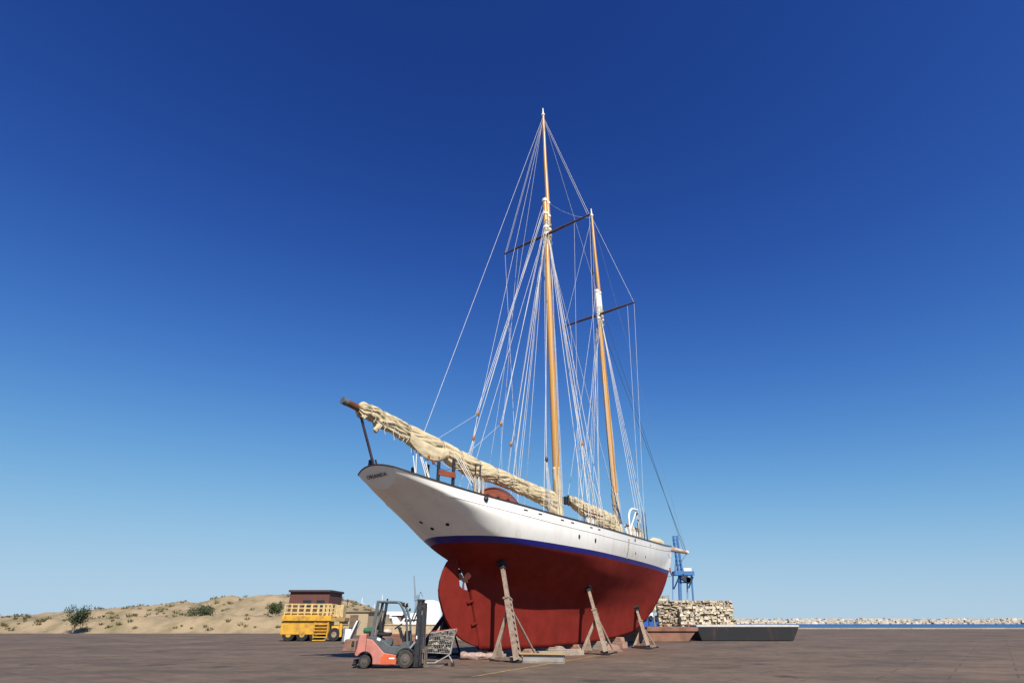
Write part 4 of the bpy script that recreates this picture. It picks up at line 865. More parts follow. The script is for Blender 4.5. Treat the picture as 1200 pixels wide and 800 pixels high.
# ------------------------------------------------------------------ wire trolley full of scrap (x to the right)
def trolley():
    t = thing('wire_trolley', 'grey wire shopping trolley heaped with scrap between forklift and rudder', 'trolley', (-2.60, 23.05, 0), R(6)); t.scale = (1.3, 1.2, 0.97)
    zinc = mat('dull_zinc', (0.40, 0.38, 0.35), 0.5, metal=0.3, var=0.15)
    A = [(-0.36, 0.45), (0.30, 0.40), (0.42, 1.20), (-0.30, 1.08)]      # basket side outline (x, z)
    def side(u, v): # u along, v up
        b0 = Vector((A[0][0], 0, A[0][1])).lerp(Vector((A[1][0], 0, A[1][1])), u); t0 = Vector((A[3][0], 0, A[3][1])).lerp(Vector((A[2][0], 0, A[2][1])), u); return b0.lerp(t0, v)
    g = MB(); hw = lambda u, v: 0.20 + 0.07 * u + 0.05 * v
    for sg in (-1, 1):
        for k in range(15):
            u = k / 14; a, b = side(u, 0), side(u, 1); g.tube([a + Vector((0, sg * hw(u, 0), 0)), b + Vector((0, sg * hw(u, 1), 0))], 0.005, 4)
        for k in range(6):
            v = k / 5; a, b = side(0, v), side(1, v); g.tube([a + Vector((0, sg * hw(0, v), 0)), b + Vector((0, sg * hw(1, v), 0))], 0.007 if k < 5 else 0.012, 5)
    for k in range(9):
        y = -1 + 2 * k / 8
        for u in (0, 1): g.tube([side(u, 0) + Vector((0, y * hw(u, 0), 0)), side(u, 1) + Vector((0, y * hw(u, 1), 0))], 0.005, 4)
        g.tube([side(0, 0) + Vector((0, y * hw(0, 0), 0)), side(1, 0) + Vector((0, y * hw(1, 0), 0))], 0.005, 4)
    for v in (0, 0.5, 1):
        for u in (0, 1): g.tube([side(u, v) + Vector((0, -hw(u, v), 0)), side(u, v) + Vector((0, hw(u, v), 0))], 0.010, 5)
    g.build('basket', zinc, t)
    for sg in (-1, 1):
        g = MB(); y = sg * 0.27
        g.tube([(0.44, y, 1.22), (0.36, y, 0.95), (0.28, y, 0.42), (0.20, y, 0.34)], 0.016, 8); g.tube([(0.24, y, 0.36), (0.36, y, 0.10)], 0.016, 8); g.tube([(0.24, y, 0.36), (-0.12, y, 0.12), (-0.40, y, 0.12)], 0.016, 8); g.build('frame', zinc, t, smooth=True)
        for x in (0.36, -0.38):
            g = MB(); g.lathe([(0.03, -0.018), (0.055, -0.015), (0.055, 0.015), (0.03, 0.018)], (x, y, 0.055), 'y', 14); g.bar((x, y, 0.06), (x, y, 0.14), 0.05, 0.03, up=(0, 1, 0)); g.build('caster', M['black'], t)
    g = MB(); g.tube([(0.43, -0.30, 1.23), (0.43, 0.30, 1.23)], 0.022, 8); g.tube([(-0.30, -0.26, 1.13), (0.43, -0.30, 1.23)], 0.014, 6); g.build('handle', mat('red_plastic', (0.40, 0.05, 0.04), 0.5, var=0.15), t, smooth=True)
    g = MB(); random.seed(5)
    for k in range(70):
        u, v = random.random(), random.uniform(0.02, 0.92); y = random.uniform(-0.92, 0.92) * (hw(u, v) - 0.05); p = side(0.06 + 0.86 * u, v) + Vector((0, y, 0))
        g.box(p, (random.uniform(.06, .2), random.uniform(.04, .14), random.uniform(.04, .13)), (random.uniform(-1, 1), random.uniform(-1, 1), random.uniform(0, 3)))
    o = g.build('scrap_heap', mat('grey_scrap', (0.33, 0.29, 0.25), 0.9, var=0.3, scale=6, island=0.5)); o.location = t.location; o.rotation_euler = t.rotation_euler; o.scale = t.scale
    tag(o, 'heap of grey scrap and rubble filling the wire trolley', 'scrap', kind='stuff')
trolley()

# ------------------------------------------------------------------ placing by view direction, at a real distance
def at(px, Y, z=0.0):
    """world point at distance Y whose column in the photo is px, at height z"""
    dep = Y * math.cos(PITCH) + (z - H_CAM) * math.sin(PITCH); return Vector(((px - 600) / F_PX * dep, Y, z))
def zpx(py, Y):
    v = (400 - py) / F_PX; c, s = math.cos(PITCH), math.sin(PITCH); return H_CAM + Y * (s + v * c) / (c - v * s)

# rusty steel barge ------------------------------------------------
rust = mat('rusty_red_steel', (0.25, 0.125, 0.085), 0.88, scale=1.4, bump=0.25, bscale=6, col2=(0.15, 0.075, 0.052), thr=(0.40, 0.68))
Y = 46.0; xr = at(808, Y).x; xt = at(821, Y).x; xl = at(706, Y).x; zt = zpx(734.5, Y)
t = thing('steel_barge', 'low rust red steel barge with a raked right end before the stone walls', 'barge', (xl, Y, 0), R(2))
g = MB(); g.prism([(0, 0, 0.02), (xr - xl, 0, 0.02), (xt - xl - 0.15, 0, zt * 0.72), (0, 0, zt * 0.72)], (0, 5.2, 0)); g.build('hull', rust, t, bevel=0.03)
g = MB(); g.prism([(-0.05, -0.12, zt * 0.721), (xt - xl - 0.1, -0.12, zt * 0.721), (xt - xl, -0.12, zt * 0.80), (xt - xl, -0.12, zt), (-0.05, -0.12, zt)], (0, 5.44, 0)); g.build('rubbing_strake', rust, t, bevel=0.03)
for k in range(4):
    g = MB(); x = 1.2 + 1.8 * k; g.tube([(x, 0.4, zt), (x, 0.4, zt + 0.22)], 0.08, 10); g.tube([(x - 0.2, 0.4, zt + 0.16), (x + 0.2, 0.4, zt + 0.16)], 0.05, 8); g.build('bollard', rust, t, smooth=True)
# black pontoon right of it
xl2 = at(809, 48.2).x; t = thing('black_pontoon', 'black steel pontoon with a pale deck edge standing right of the rust red barge', 'pontoon', (xl2 + 0.9, 48.2, 0), 0)
g = MB(); g.prism([(0, 0, 0.03), (7.0, 0, 0.03), (7.6, 0, 0.95), (-0.3, 0, 0.95)], (0, 3.0, 0)); g.build('hull', mat('black_tar_paint', (0.012, 0.013, 0.017), 0.75, col2=(0.05, 0.025, 0.018), thr=(0.55, 0.72), scale=1.6, stretch=(1, 1, 0.3)), t, bevel=0.03)
g = MB(); g.box((3.65, 1.5, 1.03), (7.9, 3.1, 0.14)); g.build('deck_edge', mat('chalky_deck', (0.52, 0.50, 0.47), 0.8, var=0.1), t, bevel=0.02)

# walls of stacked stone -------------------------------------------
stone = mat('warm_quarry_stone', (0.44, 0.36, 0.26), 0.92, var=0.14, scale=2.5, bump=0.5, bscale=10, island=0.45)
stone2 = mat('pale_quarry_stone', (0.58, 0.50, 0.38), 0.92, var=0.12, scale=2.5, bump=0.5, bscale=10, island=0.35)
def rock(g, c, d, rnd):
    n0 = len(g.v); g.box((0, 0, 0), d, None, rnd.uniform(0.72, 1.0))
    M3 = Euler((rnd.uniform(-.25, .25), rnd.uniform(-.22, .22), rnd.uniform(-.4, .4))).to_matrix()
    for i in range(n0, len(g.v)):
        q = Vector(g.v[i]); q = Vector((q.x * rnd.uniform(.8, 1.1), q.y * rnd.uniform(.8, 1.1), q.z * rnd.uniform(.8, 1.12))); g.v[i] = tuple(M3 @ q + Vector(c))
def stone_stack(lab, x0, x1, Y, ztop, size, m, seed, flat_from=None, slope=0.0):
    rnd = random.Random(seed); g = MB(); 
    for row_y in (0, 1):
        z = 0.0
        while z < ztop - 0.05:
            fl = flat_from is not None and z > flat_from; h = size * (0.55 if fl else rnd.uniform(0.6, 1.05)); x = x0 - (z * slope)
            while x < x1:
                wd = size * (rnd.uniform(2.2, 4.0) if fl else rnd.uniform(0.7, 1.9)); hh = h * rnd.uniform(0.8, 1.15)
                if rnd.random() > 0.05: rock(g, (x + wd / 2, row_y * size * 1.5 + rnd.uniform(-.18, .12), z + h / 2), (wd * 0.96, size * 1.5, hh), rnd)
                x += wd
            z += h * 0.96
    g.box(((x0 + x1) / 2, size * 1.6, ztop * 0.47), (x1 - x0 - 0.3, size * 1.6, ztop * 0.94))
    o = g.build('stone_wall', m); o.location = (0, Y, 0); tag(o, lab, 'stone wall', 'walls of stacked quarry stone'); return o
Yw = 60.0
stone_stack('stack of rough tan stone topped with pale flat slabs, just right of the bow', at(771, Yw, 1.5).x, at(796, Yw, 1.5).x, Yw, zpx(703.5, Yw), 0.21, stone, 2, flat_from=zpx(715, Yw))
stone_stack('coarse pale stone rubble wall behind the right end of the rust red barge', at(795, Yw, 1.5).x, at(852, Yw, 1.5).x, Yw - 0.6, zpx(711, Yw), 0.25, stone2, 3)
stone_stack('rear wall of warm tan stone rising above the pale rubble wall', at(792, 63, 1.5).x, at(861, 63, 1.5).x, 63.6, zpx(703, 63), 0.23, stone, 4)

# cream water tank in a frame behind the bow
Y = 75.0; a = at(760, Y, 2); b = at(783, Y, 2); zt = zpx(700.5, Y); zb = 0.0
t = thing('water_tank', 'cream box tank with a grey pipe frame behind the bow of the schooner', 'tank', ((a.x + b.x) / 2, Y, 0), R(8))
wd = b.x - a.x; g = MB(); g.box((0.1, 0, 2.4 + (zt - 2.4) / 2), (wd * 0.72, 1.6, zt - 2.4)); g.build('tank_box', mat('cream_tank', (0.62, 0.55, 0.42), 0.7, var=0.12), t, bevel=0.06)
g = MB()
for sx in (-1, 1):
    for sy in (-1, 1): g.box((sx * wd * 0.44 + 0.1, sy * 0.95, zt / 2 + 0.15), (0.10, 0.10, zt + 0.3))
for z in (2.3, zt + 0.2):
    for sy in (-1, 1): g.box((0.1, sy * 0.95, z), (wd * 0.9, 0.08, 0.10))
    for sx in (-1, 1): g.box((sx * wd * 0.44 + 0.1, 0, z + 0.003), (0.08, 1.9, 0.10))
g.build('frame', mat('weathered_frame', (0.30, 0.29, 0.24), 0.7, var=0.15), t)

# blue harbour crane -----------------------------------------------
def crane():
    Y = 240.0; k = (Y * math.cos(PITCH)) / F_PX
    blue = mat('crane_blue', (0.055, 0.17, 0.38), 0.7, var=0.15); pale = mat('crane_pale_blue', (0.16, 0.34, 0.58), 0.6, var=0.1)  # blues mixed paler, with the distance haze put into the colour
    Z = lambda py: zpx(py, Y); xb_ = at(800, Y, 12).x; X = lambda px, py=672: at(px, Y, Z(py)).x - xb_
    t = thing('harbour_crane', 'blue harbour crane with raised lattice jib rising beyond the stone walls', 'crane', (at(800, Y, 12).x, Y, 0), 0)
    for x0, x1, m, wd in ((790.0, 790.8, pale, 0.45), (813.5, 810.0, blue, 0.55), (808.0, 807.4, pale, 0.45), (797.2, 796.2, blue, 1.1)):
        g = MB(); g.bar((X(x0, 722), 3 if wd < 0.5 else 0, 0.0), (X(x1), 3 if wd < 0.5 else 0, Z(673)), wd, wd, up=(0, 1, 0)); g.build('leg', m, t)
    g = MB(); g.box((X(800.5), 0, Z(671.5)), (X(812) - X(789.0), 4, 1.5)); g.build('girder', blue, t)
    g = MB(); g.bar((X(789.5), 3, Z(690)), (X(797), 1, Z(674)), 0.4, 0.4); g.bar((X(807.5), 3, Z(688)), (X(812), 0, Z(675)), 0.4, 0.4); g.bar((X(796), 0, Z(682)), (X(807), 0, Z(682)), 0.5, 0.5); g.build('brace', pale, t)
    g = MB(); g.box((X(805), 0, Z(668)), (X(810) - X(800.5), 3.2, Z(665.0) - Z(670))); g.build('cab', mat('crane_cab_white', (0.72, 0.72, 0.72), 0.5, var=0.06), t, bevel=0.2)
    g = MB(); g.bar((X(797), -1, Z(675)), (X(806), -1, Z(681)), 2.0, 2.0, up=(0, 1, 0)); g.box((X(805), -1, Z(679.5)), (2.2, 2, 2.0)); g.build('machinery', mat('crane_dark', (0.03, 0.04, 0.06), 0.6, var=0.2), t)
    g = MB()
    for a, b in ((789.0, 795.4), (793.2, 799.4)):
        for yy in (-0.8, 0.8): g.bar((X(b), yy, Z(672)), (X(a, 627.5), yy, Z(627.5)), 0.5, 0.4, up=(0, 1, 0))
    J0, J1 = Vector((X(795.4), -0.8, Z(672))), Vector((X(789.0, 627.5), -0.8, Z(627.5))); K0, K1 = Vector((X(799.4), -0.8, Z(672))), Vector((X(793.2, 627.5), -0.8, Z(627.5)))
    for q in range(9): g.bar(J0.lerp(J1, q / 9), K0.lerp(K1, (q + 0.5) / 9), 0.2, 0.2); g.bar(K0.lerp(K1, (q + 0.5) / 9), J0.lerp(J1, (q + 1) / 9), 0.2, 0.2)
    g.build('jib', blue, t)
    g = MB(); g.bar((X(799), 0, Z(672)), (X(797.6, 655), 0, Z(655)), 0.6, 0.6); g.bar((X(790.5), 0, Z(673)), (X(792.0, 655), 0, Z(655)), 0.35, 0.35); g.build('back_stay', blue, t)
crane()
# small distant crane, thin and grey
Y = 330.0; k = Y * math.cos(PITCH) / F_PX; p0 = at(488, Y, 8); t = thing('distant_crane', 'thin grey crane far off above the forklift mast', 'crane', (p0.x, Y, 0), 0)
gm = mat('hazy_grey_steel', (0.20, 0.25, 0.29), 0.7, var=0.1)
g = MB(); g.bar((-2 * k, 0, zpx(704, Y)), (-5.5 * k, 0, zpx(674, Y)), 0.55, 0.55); g.bar((-0.5 * k, 0, zpx(704, Y)), (-5.2 * k, 0, zpx(676, Y)), 0.4, 0.4); g.build('jib', gm, t)
g = MB(); g.bar((0, 0, 0), (0, 0, zpx(700, Y)), 1.6, 1.6); g.build('tower', gm, t)
g = MB(); g.box((0, 0, zpx(700, Y)), (5 * k, 2, 2.5)); g.bar((1 * k, 0, zpx(700, Y)), (4 * k, 0, zpx(693, Y)), 0.5, 0.5); g.bar((4 * k, 0, zpx(693, Y)), (7 * k, 0, zpx(699, Y)), 0.5, 0.5); g.build('machinery', gm, t)

# left background --------------------------------------------------
# yellow work machine
def yellow_machine():
    Y = 47.6; k = Y * math.cos(PITCH) / F_PX; x0 = at(401.5, Y).x
    yel = mat('worn_yellow_paint_metal', (0.60, 0.33, 0.035), 0.55, scale=2.4, col2=(0.33, 0.19, 0.05), thr=(0.48, 0.68)); cream = mat('cream_rail', (0.60, 0.45, 0.20), 0.6, var=0.12)
    t = thing('yellow_machine', 'yellow self propelled work machine with railed upper deck and ladder at the left', 'work machine', (x0, Y, 0), 0); t.scale = (1, 0.62, 1)
    X = lambda px: (px - 404.5) * k; Z = lambda py: zpx(py, Y)
    g = MB(); g.box(((X(330) + X(386)) / 2, 1.2, 0.9), (X(386) - X(330), 2.2, 0.9)); g.box((X(352), 1.2, 1.6), (X(372) - X(330), 2.0, 0.6)); g.build('chassis', yel, t, bevel=0.05)
    g = MB(); g.box(((X(330) + X(388)) / 2, 1.1, Z(724)), (X(388) - X(330), 2.5, 0.36)); g.build('upper_deck', yel, t, bevel=0.03)
    g = MB(); g.box(((X(386) + X(404)) / 2, 1.1, Z(725.5)), (X(404) - X(386), 2.3, 0.26)); g.build('side_deck', mat('dirty_ochre', (0.36, 0.24, 0.09), 0.7, var=0.2), t, bevel=0.03)
    g = MB(); g.box(((X(388) + X(399)) / 2, 1.5, Z(715.5)), (X(399) - X(388), 1.4, Z(708.5) - Z(723))); g.tube([(X(391), 0.75, Z(722)), (X(391), 0.75, Z(708))], 0.09, 8); g.tube([(X(396), 0.75, Z(722)), (X(396), 0.75, Z(709))], 0.07, 8); g.build('engine_housing', mat('faded_cream_panel', (0.56, 0.42, 0.20), 0.6, var=0.18), t, bevel=0.05)
    g = MB()
    for px in (332, 340, 348, 356, 364, 372, 377, 381.5, 386): g.tube([(X(px), 0.0, Z(722)), (X(px), 0.0, Z(707.5))], 0.05, 6); g.tube([(X(px), 2.2, Z(722)), (X(px), 2.2, Z(707.5))], 0.05, 6)
    for py in (707.5, 712, 717):
        for y in (0, 2.2): g.tube([(X(332), y, Z(py)), (X(386), y, Z(py))], 0.04, 6)
    for py in (707.5, 714): g.tube([(X(386), 0, Z(py)), (X(386), 2.2, Z(py))], 0.04, 6)
    g.build('railing', cream, t, smooth=True)
    g = MB()
    for q in range(6): g.box((X(377), -0.08, Z(731) - 0.215 * q), (X(385) - X(370), 0.26, 0.07))
    for px in (370, 385.4): g.box((X(px), -0.08, Z(738)), (0.07, 0.18, Z(729) - Z(748)))
    g.build('ladder', yel, t, bevel=0.01)
    g = MB(); g.lathe([(0.30, -0.25), (0.44, -0.2), (0.44, 0.2), (0.30, 0.25)], (X(394), 0.6, Z(740)), 'x', 16); g.box((X(394), 0.9, Z(739)), (X(400) - X(389), 0.9, 0.8)); g.build('fuel_tank', yel, t, smooth=True, ang=30)
    g = MB(); g.tube([(X(399.5), 0.3, 0.3), (X(399.5), 0.3, Z(727))], 0.14, 10); g.build('pillar', yel, t, smooth=True)
    for px in (340, 356, 371, 393):
        for y in (0.15, 2.0):
            g = MB(); g.lathe([(0.2, 0), (0.42, 0.0), (0.46, 0.06), (0.46, 0.26), (0.42, 0.32), (0.2, 0.32)], (X(px), y, 0.46), 'y', 20); wh = g.build('wheel', M['black'], t, smooth=True, ang=30)
            g = MB(); g.lathe([(0.20, -0.02), (0.18, 0.03), (0.07, 0.02)], (X(px), y, 0.46), 'y', 14); g.build('rim', M['steel'] if px == 393 else yel, wh, smooth=True, ang=30)
yellow_machine()
# brown shed
Y = 68.0; a = at(385.0, Y, 3); t = thing('brown_shed', 'dark red brown shed with flat roof standing behind the yellow machine', 'shed', (a.x, Y, 0), 0)
zt = zpx(693.5, Y); g = MB(); g.box((-2.2, 2.5, zt / 2), (4.4, 5, zt)); g.build('wall', mat('red_brown_sheet', (0.13, 0.05, 0.04), 0.75, var=0.15, stretch=(8, 8, 0.4)), t)
g = MB(); g.box((-2.2, 2.5, zt + 0.12), (4.7, 5.5, 0.22)); g.build('roof', mat('dark_roof_edge', (0.06, 0.035, 0.035), 0.7, var=0.15), t, bevel=0.03)
g = MB(); g.box((-3.4, -0.02, 1.1), (1.0, 0.06, 2.2)); g.build('door', mat('grey_door', (0.20, 0.20, 0.19), 0.6), t)
for k in (0, 1):
    g = MB(); g.box((-0.9 - 1.5 * k, -0.015, zt - 1.2), (0.9, 0.05, 0.8)); wn = g.build('window', M['glass'], t); g = MB(); g.box((-0.9 - 1.5 * k, -0.03, zt - 1.66), (1.1, 0.10, 0.08)); g.build('sill', M['conc'], wn)
# bushes on the bank: many small leaves round real twigs
def bush(lab, px, Y, zb, zt, wpx, seed, col):
    rnd = random.Random(seed); p = at(px, Y, (zb + zt) / 2); k = Y * math.cos(PITCH) / F_PX; W = wpx * k / 2; Hh = zt - zb
    t = thing('bush', lab, 'bush', (p.x, Y, zb), 0, 'bushes on the sandy bank'); g = MB(); cl = []
    for q in range(9):
        a = rnd.uniform(0, 6.28); r = rnd.uniform(0.2, 0.9) * W; tip = Vector((r * math.cos(a), r * math.sin(a) * 0.8, Hh * rnd.uniform(0.35, 0.85))); g.tube([(0, 0, -0.1), tip * 0.5 + Vector((0, 0, 0.1)), tip], [0.05, 0.035, 0.012], 5); cl.append(tip)
    g.build('stem', M['timber'], t); g = MB()
    for c in cl:
        for q in range(240):
            d = Vector((rnd.gauss(0, .42), rnd.gauss(0, .42), rnd.gauss(0, .36))) * W * 0.62; p_ = c + d
            if p_.z < 0.02: continue
            e1 = Vector((rnd.uniform(-1, 1), rnd.uniform(-1, 1), rnd.uniform(-1, 1))).normalized(); e2 = e1.orthogonal().normalized(); L = rnd.uniform(0.06, 0.12)
            g.add([p_ - e1 * L, p_ + e2 * L * .45, p_ + e1 * L, p_ - e2 * L * .45], [(0, 1, 2, 3)])
    g.build('foliage', mat('leaf_' + str(seed), col, 0.7, var=0.25, island=0.4), t)
bush('rounded olive green bush on the bank beside the brown shed', 389, 76, bank_h(at(389, 76, 3).x, 76) - 0.1, zpx(699.5, 76), 13, 1, (0.075, 0.085, 0.025))
bush('small dry bush on the bank farther left behind the shed', 322, 79, 1.7, 3.6, 13, 2, (0.07, 0.085, 0.03))
bush('low grey green bush on the bank left of the brown shed', 235, 78, 1.4, 2.9, 24, 3, (0.06, 0.075, 0.03))
bush('wide dark bush at the foot of the bank far left', 90, 73, 0.2, 2.9, 26, 4, (0.05, 0.07, 0.025))
rnd = random.Random(21); g = MB()
for k in range(1500):
    x = -150 + 131 * rnd.random() ** 0.8; y = rnd.uniform(72.5, 104); h = bank_h(x, y)
    if h < 0.15 or noise.noise(Vector((x * 0.12, y * 0.12, 7))) < -0.08: continue
    r = rnd.uniform(0.10, 0.42)
    for q in range(26):
        a_ = rnd.uniform(0, 6.28); tip = Vector((x + r * math.cos(a_) * rnd.random() * 1.6, y + r * math.sin(a_) * rnd.random() * 1.6, h + r * rnd.uniform(0.3, 1.1))); b_ = Vector((x + r * 0.5 * math.cos(a_), y + r * 0.5 * math.sin(a_), h - 0.03)); s_ = Vector((rnd.uniform(-.05, .05), rnd.uniform(-.05, .05), 0.02))
        g.add([b_ - s_, b_ + s_, tip + s_ * 0.6, tip - s_ * 0.6], [(0, 1, 2, 3)])
tag(g.build('scrub', mat('dry_scrub', (0.15, 0.135, 0.06), 0.9, var=0.2, island=0.5)), kind='stuff')
for px, ph, lab in ((407.5, 701.5, 'short dark antenna pole standing on the crest of the sandy bank'), (395, 700, 'thin dark post on the bank just right of the olive bush')):
    Y = 92.0; p = at(px, Y, 4); zb = bank_h(p.x, Y); zt = zpx(ph, Y); t = thing('pole', lab, 'pole', (p.x, Y, zb - 0.1), 0)
    g = MB(); g.tube([(0, 0, 0), (0, 0, zt - zb + 0.1)], 0.06, 8); g.build('shaft', M['darkmetal'], t); g = MB(); g.bar((-0.35, 0, zt - zb - 0.2), (0.35, 0, zt - zb - 0.1), 0.06, 0.06); g.build('crossarm', M['darkmetal'], t)
Y = 66.0; a, b = at(388, Y, 1), at(431, Y, 1); zt = zpx(716.8, Y); L = b.x - a.x
t = thing('beige_building', 'plain beige building with flat roof between the yellow machine and the forklift', 'building', (a.x, Y, 0), R(-3))
g = MB(); g.box((L / 2, 2.2, zt / 2), (L, 4.4, zt)); g.build('wall', mat('sun_bleached_render', (0.40, 0.31, 0.20), 0.9, var=0.10, scale=0.8, col2=(0.29, 0.225, 0.15), thr=(0.5, 0.75)), t)
g = MB(); g.box((L / 2, 2.2, zt + 0.07), (L + 0.3, 4.7, 0.16)); g.build('roof', mat('weathered_roof_slab', (0.27, 0.215, 0.15), 0.9, var=0.15), t, bevel=0.02)
g = MB(); g.box((L * 0.62, -0.02, 0.95), (0.85, 0.07, 1.9)); g.build('door', mat('faded_brown_door', (0.16, 0.11, 0.075), 0.7, var=0.2), t)
g = MB(); g.box((L * 0.36, -0.015, 1.35), (0.8, 0.06, 0.6)); wn = g.build('window', M['glass'], t); g = MB(); g.box((L * 0.36, -0.04, 1.02), (1.0, 0.12, 0.07)); g.build('sill', M['conc'], wn)
# white things between yellow machine and forklift
Y = 44.0; p = at(405.5, Y)
t = thing('white_cabinet', 'narrow white and grey cabinet with a cap standing right of the yellow machine', 'cabinet', (p.x, Y, 0), R(12)); zt = zpx(736.5, Y)
g = MB(); g.box((0.06, 0, zt / 2 + 0.05), (0.42, 0.4, zt - 0.1)); g.build('box', M['wpaint'], t, bevel=0.03); g = MB(); g.box((-0.22, -0.01, zt / 2 + 0.08), (0.14, 0.36, zt)); g.build('side_panel', mat('blue_grey_panel', (0.16, 0.19, 0.23), 0.6), t, bevel=0.02)
g = MB(); g.box((0.22, 0, zt + 0.06), (0.26, 0.2, 0.12)); g.build('cap', M['darkmetal'], t, bevel=0.02)
Y = 43.0; a = at(408, Y); b = at(420.5, Y, zpx(727, Y)); 
t = thing('white_gangway', 'white gangway leaning up to the right behind the forklift', 'gangway', (a.x, Y, 0), 0); D = Vector((b.x - a.x, 0, zpx(727, Y)))
for y in (-0.35, 0.35):
    g = MB(); g.bar((0, y, 0.05), (D.x, y, D.z), 0.10, 0.26, up=(0, 1, 0)); g.build('side_rail', M['wpaint'], t, bevel=0.01)
g = MB(); g.bar((0.02, 0, 0.08), (D.x, 0, D.z + 0.03), 0.6, 0.06, up=(0, 0, 1)); g.build('tread', M['conc'], t)
g = MB(); g.bar((0.05, -0.3, 0.35), (0.55, -0.3, 0.1), 0.08, 0.2, up=(0, 1, 0)); g.build('foot', M['wpaint'], t)
# rusty concrete weight on the ground behind the forklift
Y = 33.0; a, b = at(400, Y), at(416, Y); g = MB(); wd = b.x - a.x; g.prism([(0, 0, 0), (wd, 0, 0), (wd, 0, 0.5), (wd * .85, 0, 0.58), (0.12, 0, 0.56), (0.05, 0, 0.2)], (0, 0.8, 0)); o = g.build('concrete_weight', mat('rusty_concrete', (0.24, 0.14, 0.105), 0.9, var=0.2, bump=0.3), bevel=0.03); o.location = (a.x, Y, 0); tag(o, 'squat rust stained concrete weight on the ground behind the rear of the forklift', 'block')
g = MB(); g.box((0, 0, 0.28), (0.12, 0.1, 0.2)); o = g.build('lifting_lug', M['darkmetal'], None, bevel=0.01); o.location = (wd * 0.8, 0 - 0.03, 0.1); o.parent = bpy.data.objects['concrete_weight']
# long low rusty beams on the far side of the yard
Y = 40.0; a, b = at(424, Y), at(503, Y); g = MB(); wd = b.x - a.x; g.box((wd / 2, 0, 0.28), (wd, 0.6, 0.50)); g.box((wd / 2, -0.1, 0.60), (wd * 0.96, 0.4, 0.14)); o = g.build('rusty_girder', rust, bevel=0.03); o.location = (a.x, Y, 0); tag(o, 'long low rust red girder lying across the yard behind the forklift', 'girder')
Y = 50.0; a, b = at(525, Y), at(600, Y); g = MB(); wd = b.x - a.x; g.box((wd / 2, 0, 0.35), (wd, 0.7, 0.7)); g.box((wd / 2, 0, 0.75), (wd * 0.9, 0.5, 0.14)); o = g.build('concrete_kerb_beam', mat('sandy_concrete', (0.40, 0.29, 0.19), 0.9, var=0.2), bevel=0.03); o.location = (a.x, Y, 0); tag(o, 'long sandy concrete beam seen under the stern behind the rudder', 'beam')
Y = 70.0; a, b = at(430, Y), at(530, Y); g = MB(); wd = b.x - a.x; g.box((wd / 2, 0, 0.45), (wd, 0.4, 0.9)); g.box((wd / 2, 0, 0.94), (wd, 0.55, 0.10)); o = g.build('low_wall', mat('beige_render', (0.46, 0.36, 0.23), 0.9, var=0.12), bevel=0.02); o.location = (a.x, Y, 0); tag(o, 'low beige quay wall in front of the moored white boats', 'wall')

# moored motor boats beyond the quay edge
def motor_boat(lab, px, Y, L, rz, mast=True, s=1.0):
    p = at(px, Y, 1); t = thing('motor_boat', lab, 'motor boat', (p.x, Y, -1.7), rz, 'white boats moored beyond the quay')
    g = MB(); vs = []; N = 14
    for i in range(N + 1):
        u = i / N; b = 1.5 * s * (1 - max(0, (u - 0.45) / 0.55) ** 2.2); sh = 2.2 * s + 0.8 * s * u * u
        for y, z in ((-b, sh), (-b * 0.85, 0.7 * s), (-b * 0.3, -0.3), (b * 0.3, -0.3), (b * 0.85, 0.7 * s), (b, sh)): vs.append((L * (u - 0.5), y, z))
    g.add(vs, [(i * 6 + k, i * 6 + k + 1, (i + 1) * 6 + k + 1, (i + 1) * 6 + k) for i in range(N) for k in range(5)] + [(0, 1, 2, 3, 4, 5)] + [(i * 6 + 5, i * 6, (i + 1) * 6, (i + 1) * 6 + 5) for i in range(N)])
    g.build('hull', M['wpaint'], t, smooth=True)
    g = MB(); g.prism([(-L * .32, -1.1 * s, 2.3 * s), (L * .22, -1.1 * s, 2.3 * s), (L * .12, -1.1 * s, 3.6 * s), (-L * .30, -1.1 * s, 3.7 * s)], (0, 2.2 * s, 0)); g.prism([(-L * .26, -.9 * s, 3.7 * s), (L * .05, -.9 * s, 3.66 * s), (-L * .0, -.9 * s, 4.5 * s), (-L * .22, -.9 * s, 4.5 * s)], (0, 1.8 * s, 0)); cb = g.build('cabin', M['wpaint'], t, bevel=0.08)
    g = MB(); g.box((-L * .08, 0, 3.1 * s), (L * .38, 2.24 * s, 0.5 * s)); g.build('window', M['glass'], cb)
    g = MB(); g.box((0, 0, 2.05 * s), (L * 0.9, 2.3 * s, 0.12)); g.build('rubbing_strake', M['mahog'], t)
    if mast:
        g = MB(); g.tube([(-L * .1, 0, 4.4 * s), (-L * .1, 0, 7.4 * s)], 0.06, 6); g.tube([(-L * .1, -0.7, 6.3 * s), (-L * .1, 0.7, 6.3 * s)], 0.04, 6); g.build('mast', M['wpaint'], t)
motor_boat('small white motor boat moored at the left, seen behind the forklift counterweight', 424, 112, 9, R(80), True, 0.9)
motor_boat('longest white motor boat with cabin, seen through the forklift guard', 453, 118, 13, R(-10), True, 1.0)
motor_boat('white motor boat seen between forklift guard and lifting mast', 481, 124, 10, R(185), False, 0.95)
Y = 114.0; a, b = at(735, Y, 0), at(772.5, Y, 0); t = thing('work_boat', 'bright blue steel work boat with black fenders moored between bow and stone walls', 'work boat', (a.x, Y, -1.7), R(-4)); L = b.x - a.x
g = MB(); g.prism([(0, 0, 0), (L, 0, 0), (L, 0, 3.55), (L * .5, 0, 3.5), (0, 0, 3.6)], (0, 4, 0)); g.build('hull', mat('bright_blue_hull', (0.02, 0.10, 0.34), 0.5, var=0.12, scale=0.6), t, bevel=0.1)
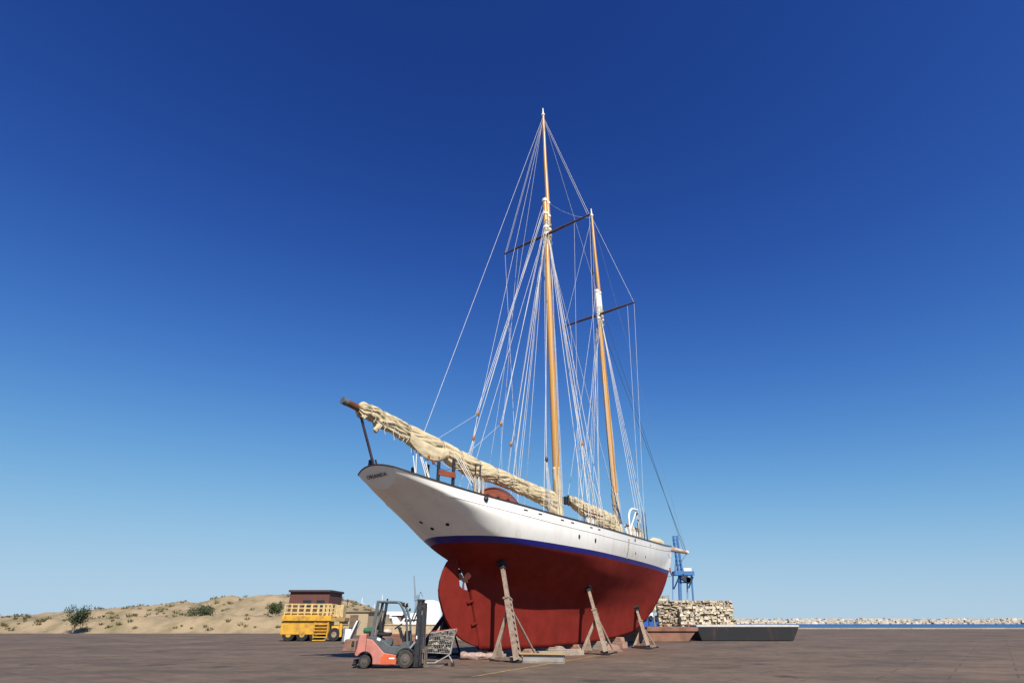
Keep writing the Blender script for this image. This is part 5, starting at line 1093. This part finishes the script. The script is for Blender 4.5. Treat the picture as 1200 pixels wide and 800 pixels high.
for k in range(6):
    g = MB(); x = L * (0.08 + 0.17 * k); g.lathe([(0.12, -0.12), (0.36, -0.16), (0.36, 0.16), (0.12, 0.12)], (x, -0.18, 3.45), 'y', 14); g.build('fender', M['black'], t, smooth=True, ang=30)
g = MB(); g.box((L * 0.62, 2, 4.2), (L * 0.5, 2.6, 1.5)); g.box((L * 0.66, 2, 5.15), (L * 0.3, 2.0, 0.5)); wh = g.build('wheelhouse', M['wpaint'], t, bevel=0.08)
g = MB(); g.box((L * 0.62, 0.69, 4.5), (L * 0.42, 0.03, 0.4)); g.build('window', M['glass'], wh)
Y = 150.0; a, b = at(438, Y, 2), at(470, Y, 2); t = thing('harbour_shed', 'long low shed with red brown walls and white roof behind the moored boats', 'shed', (a.x, Y, -1.7), 0); L = b.x - a.x; zt = zpx(716.5, Y) + 1.7
g = MB(); g.box((L / 2, 3, zt * 0.42), (L, 6, zt * 0.84)); g.build('wall', mat('brick_red_wall', (0.26, 0.13, 0.09), 0.85, var=0.15), t)
g = MB(); g.prism([(-0.4, -0.4, zt * 0.84), (L + 0.4, -0.4, zt * 0.84), (L + 0.4, 3, zt), (-0.4, 3, zt)], (0, 0.05, 0.12)); g.prism([(-0.4, 6.4, zt * 0.84), (L + 0.4, 6.4, zt * 0.84), (L + 0.4, 3.1, zt), (-0.4, 3.1, zt)], (0, 0.05, 0.12)); g.build('roof', M['wpaint'], t)
for k in range(4):
    g = MB(); g.box((L * (0.14 + 0.24 * k), -0.02, zt * 0.5), (1.1, 0.06, 0.8)); g.build('window', M['glass'], t)
motor_boat('smallest white motor boat, moored between the rear post of the forklift and the long boat', 437, 128, 8, R(100), True, 0.8)
# white domed tank far behind
Y = 185.0; p = at(504, Y, 5); zt = zpx(702.5, Y); t = thing('storage_tank', 'large white storage tank with domed roof far behind the forklift mast', 'tank', (p.x, Y, -1.5), 0)
g = MB(); rr = 15.5 * Y * math.cos(PITCH) / F_PX; hh = zt + 1.5; g.lathe([(rr, 0), (rr, hh * 0.74)], (0, 0, 0), 'z', 40); g.build('shell', mat('tank_white', (0.74, 0.74, 0.73), 0.5, var=0.05), t, smooth=True, ang=30)
g = MB(); g.lathe([(rr * math.cos(R(a)), hh * 0.742 + hh * 0.26 * math.sin(R(a))) for a in range(0, 89, 8)], (0, 0, 0), 'z', 40); g.build('roof', M['wpaint'], t, smooth=True, ang=60)
# breakwater of pale stone on the far side of the basin: one heap of rock
rnd = random.Random(11); g = MB()
for k in range(2600):
    x = rnd.uniform(-170, 680); h = rnd.uniform(0, 1); z = -2.0 + 3.2 * h; rock(g, (x, 470 - 9 * (1 - h) * rnd.uniform(0.6, 1.1), z), (rnd.uniform(2, 5), rnd.uniform(2.0, 4), rnd.uniform(1.0, 2.2)), rnd)
g.box((260, 476, -0.9), (880, 10, 3.4)); o = g.build('breakwater', mat('breakwater_stone', (0.46, 0.41, 0.34), 0.95, var=0.15, scale=0.4, island=0.25)); tag(o, kind='structure')
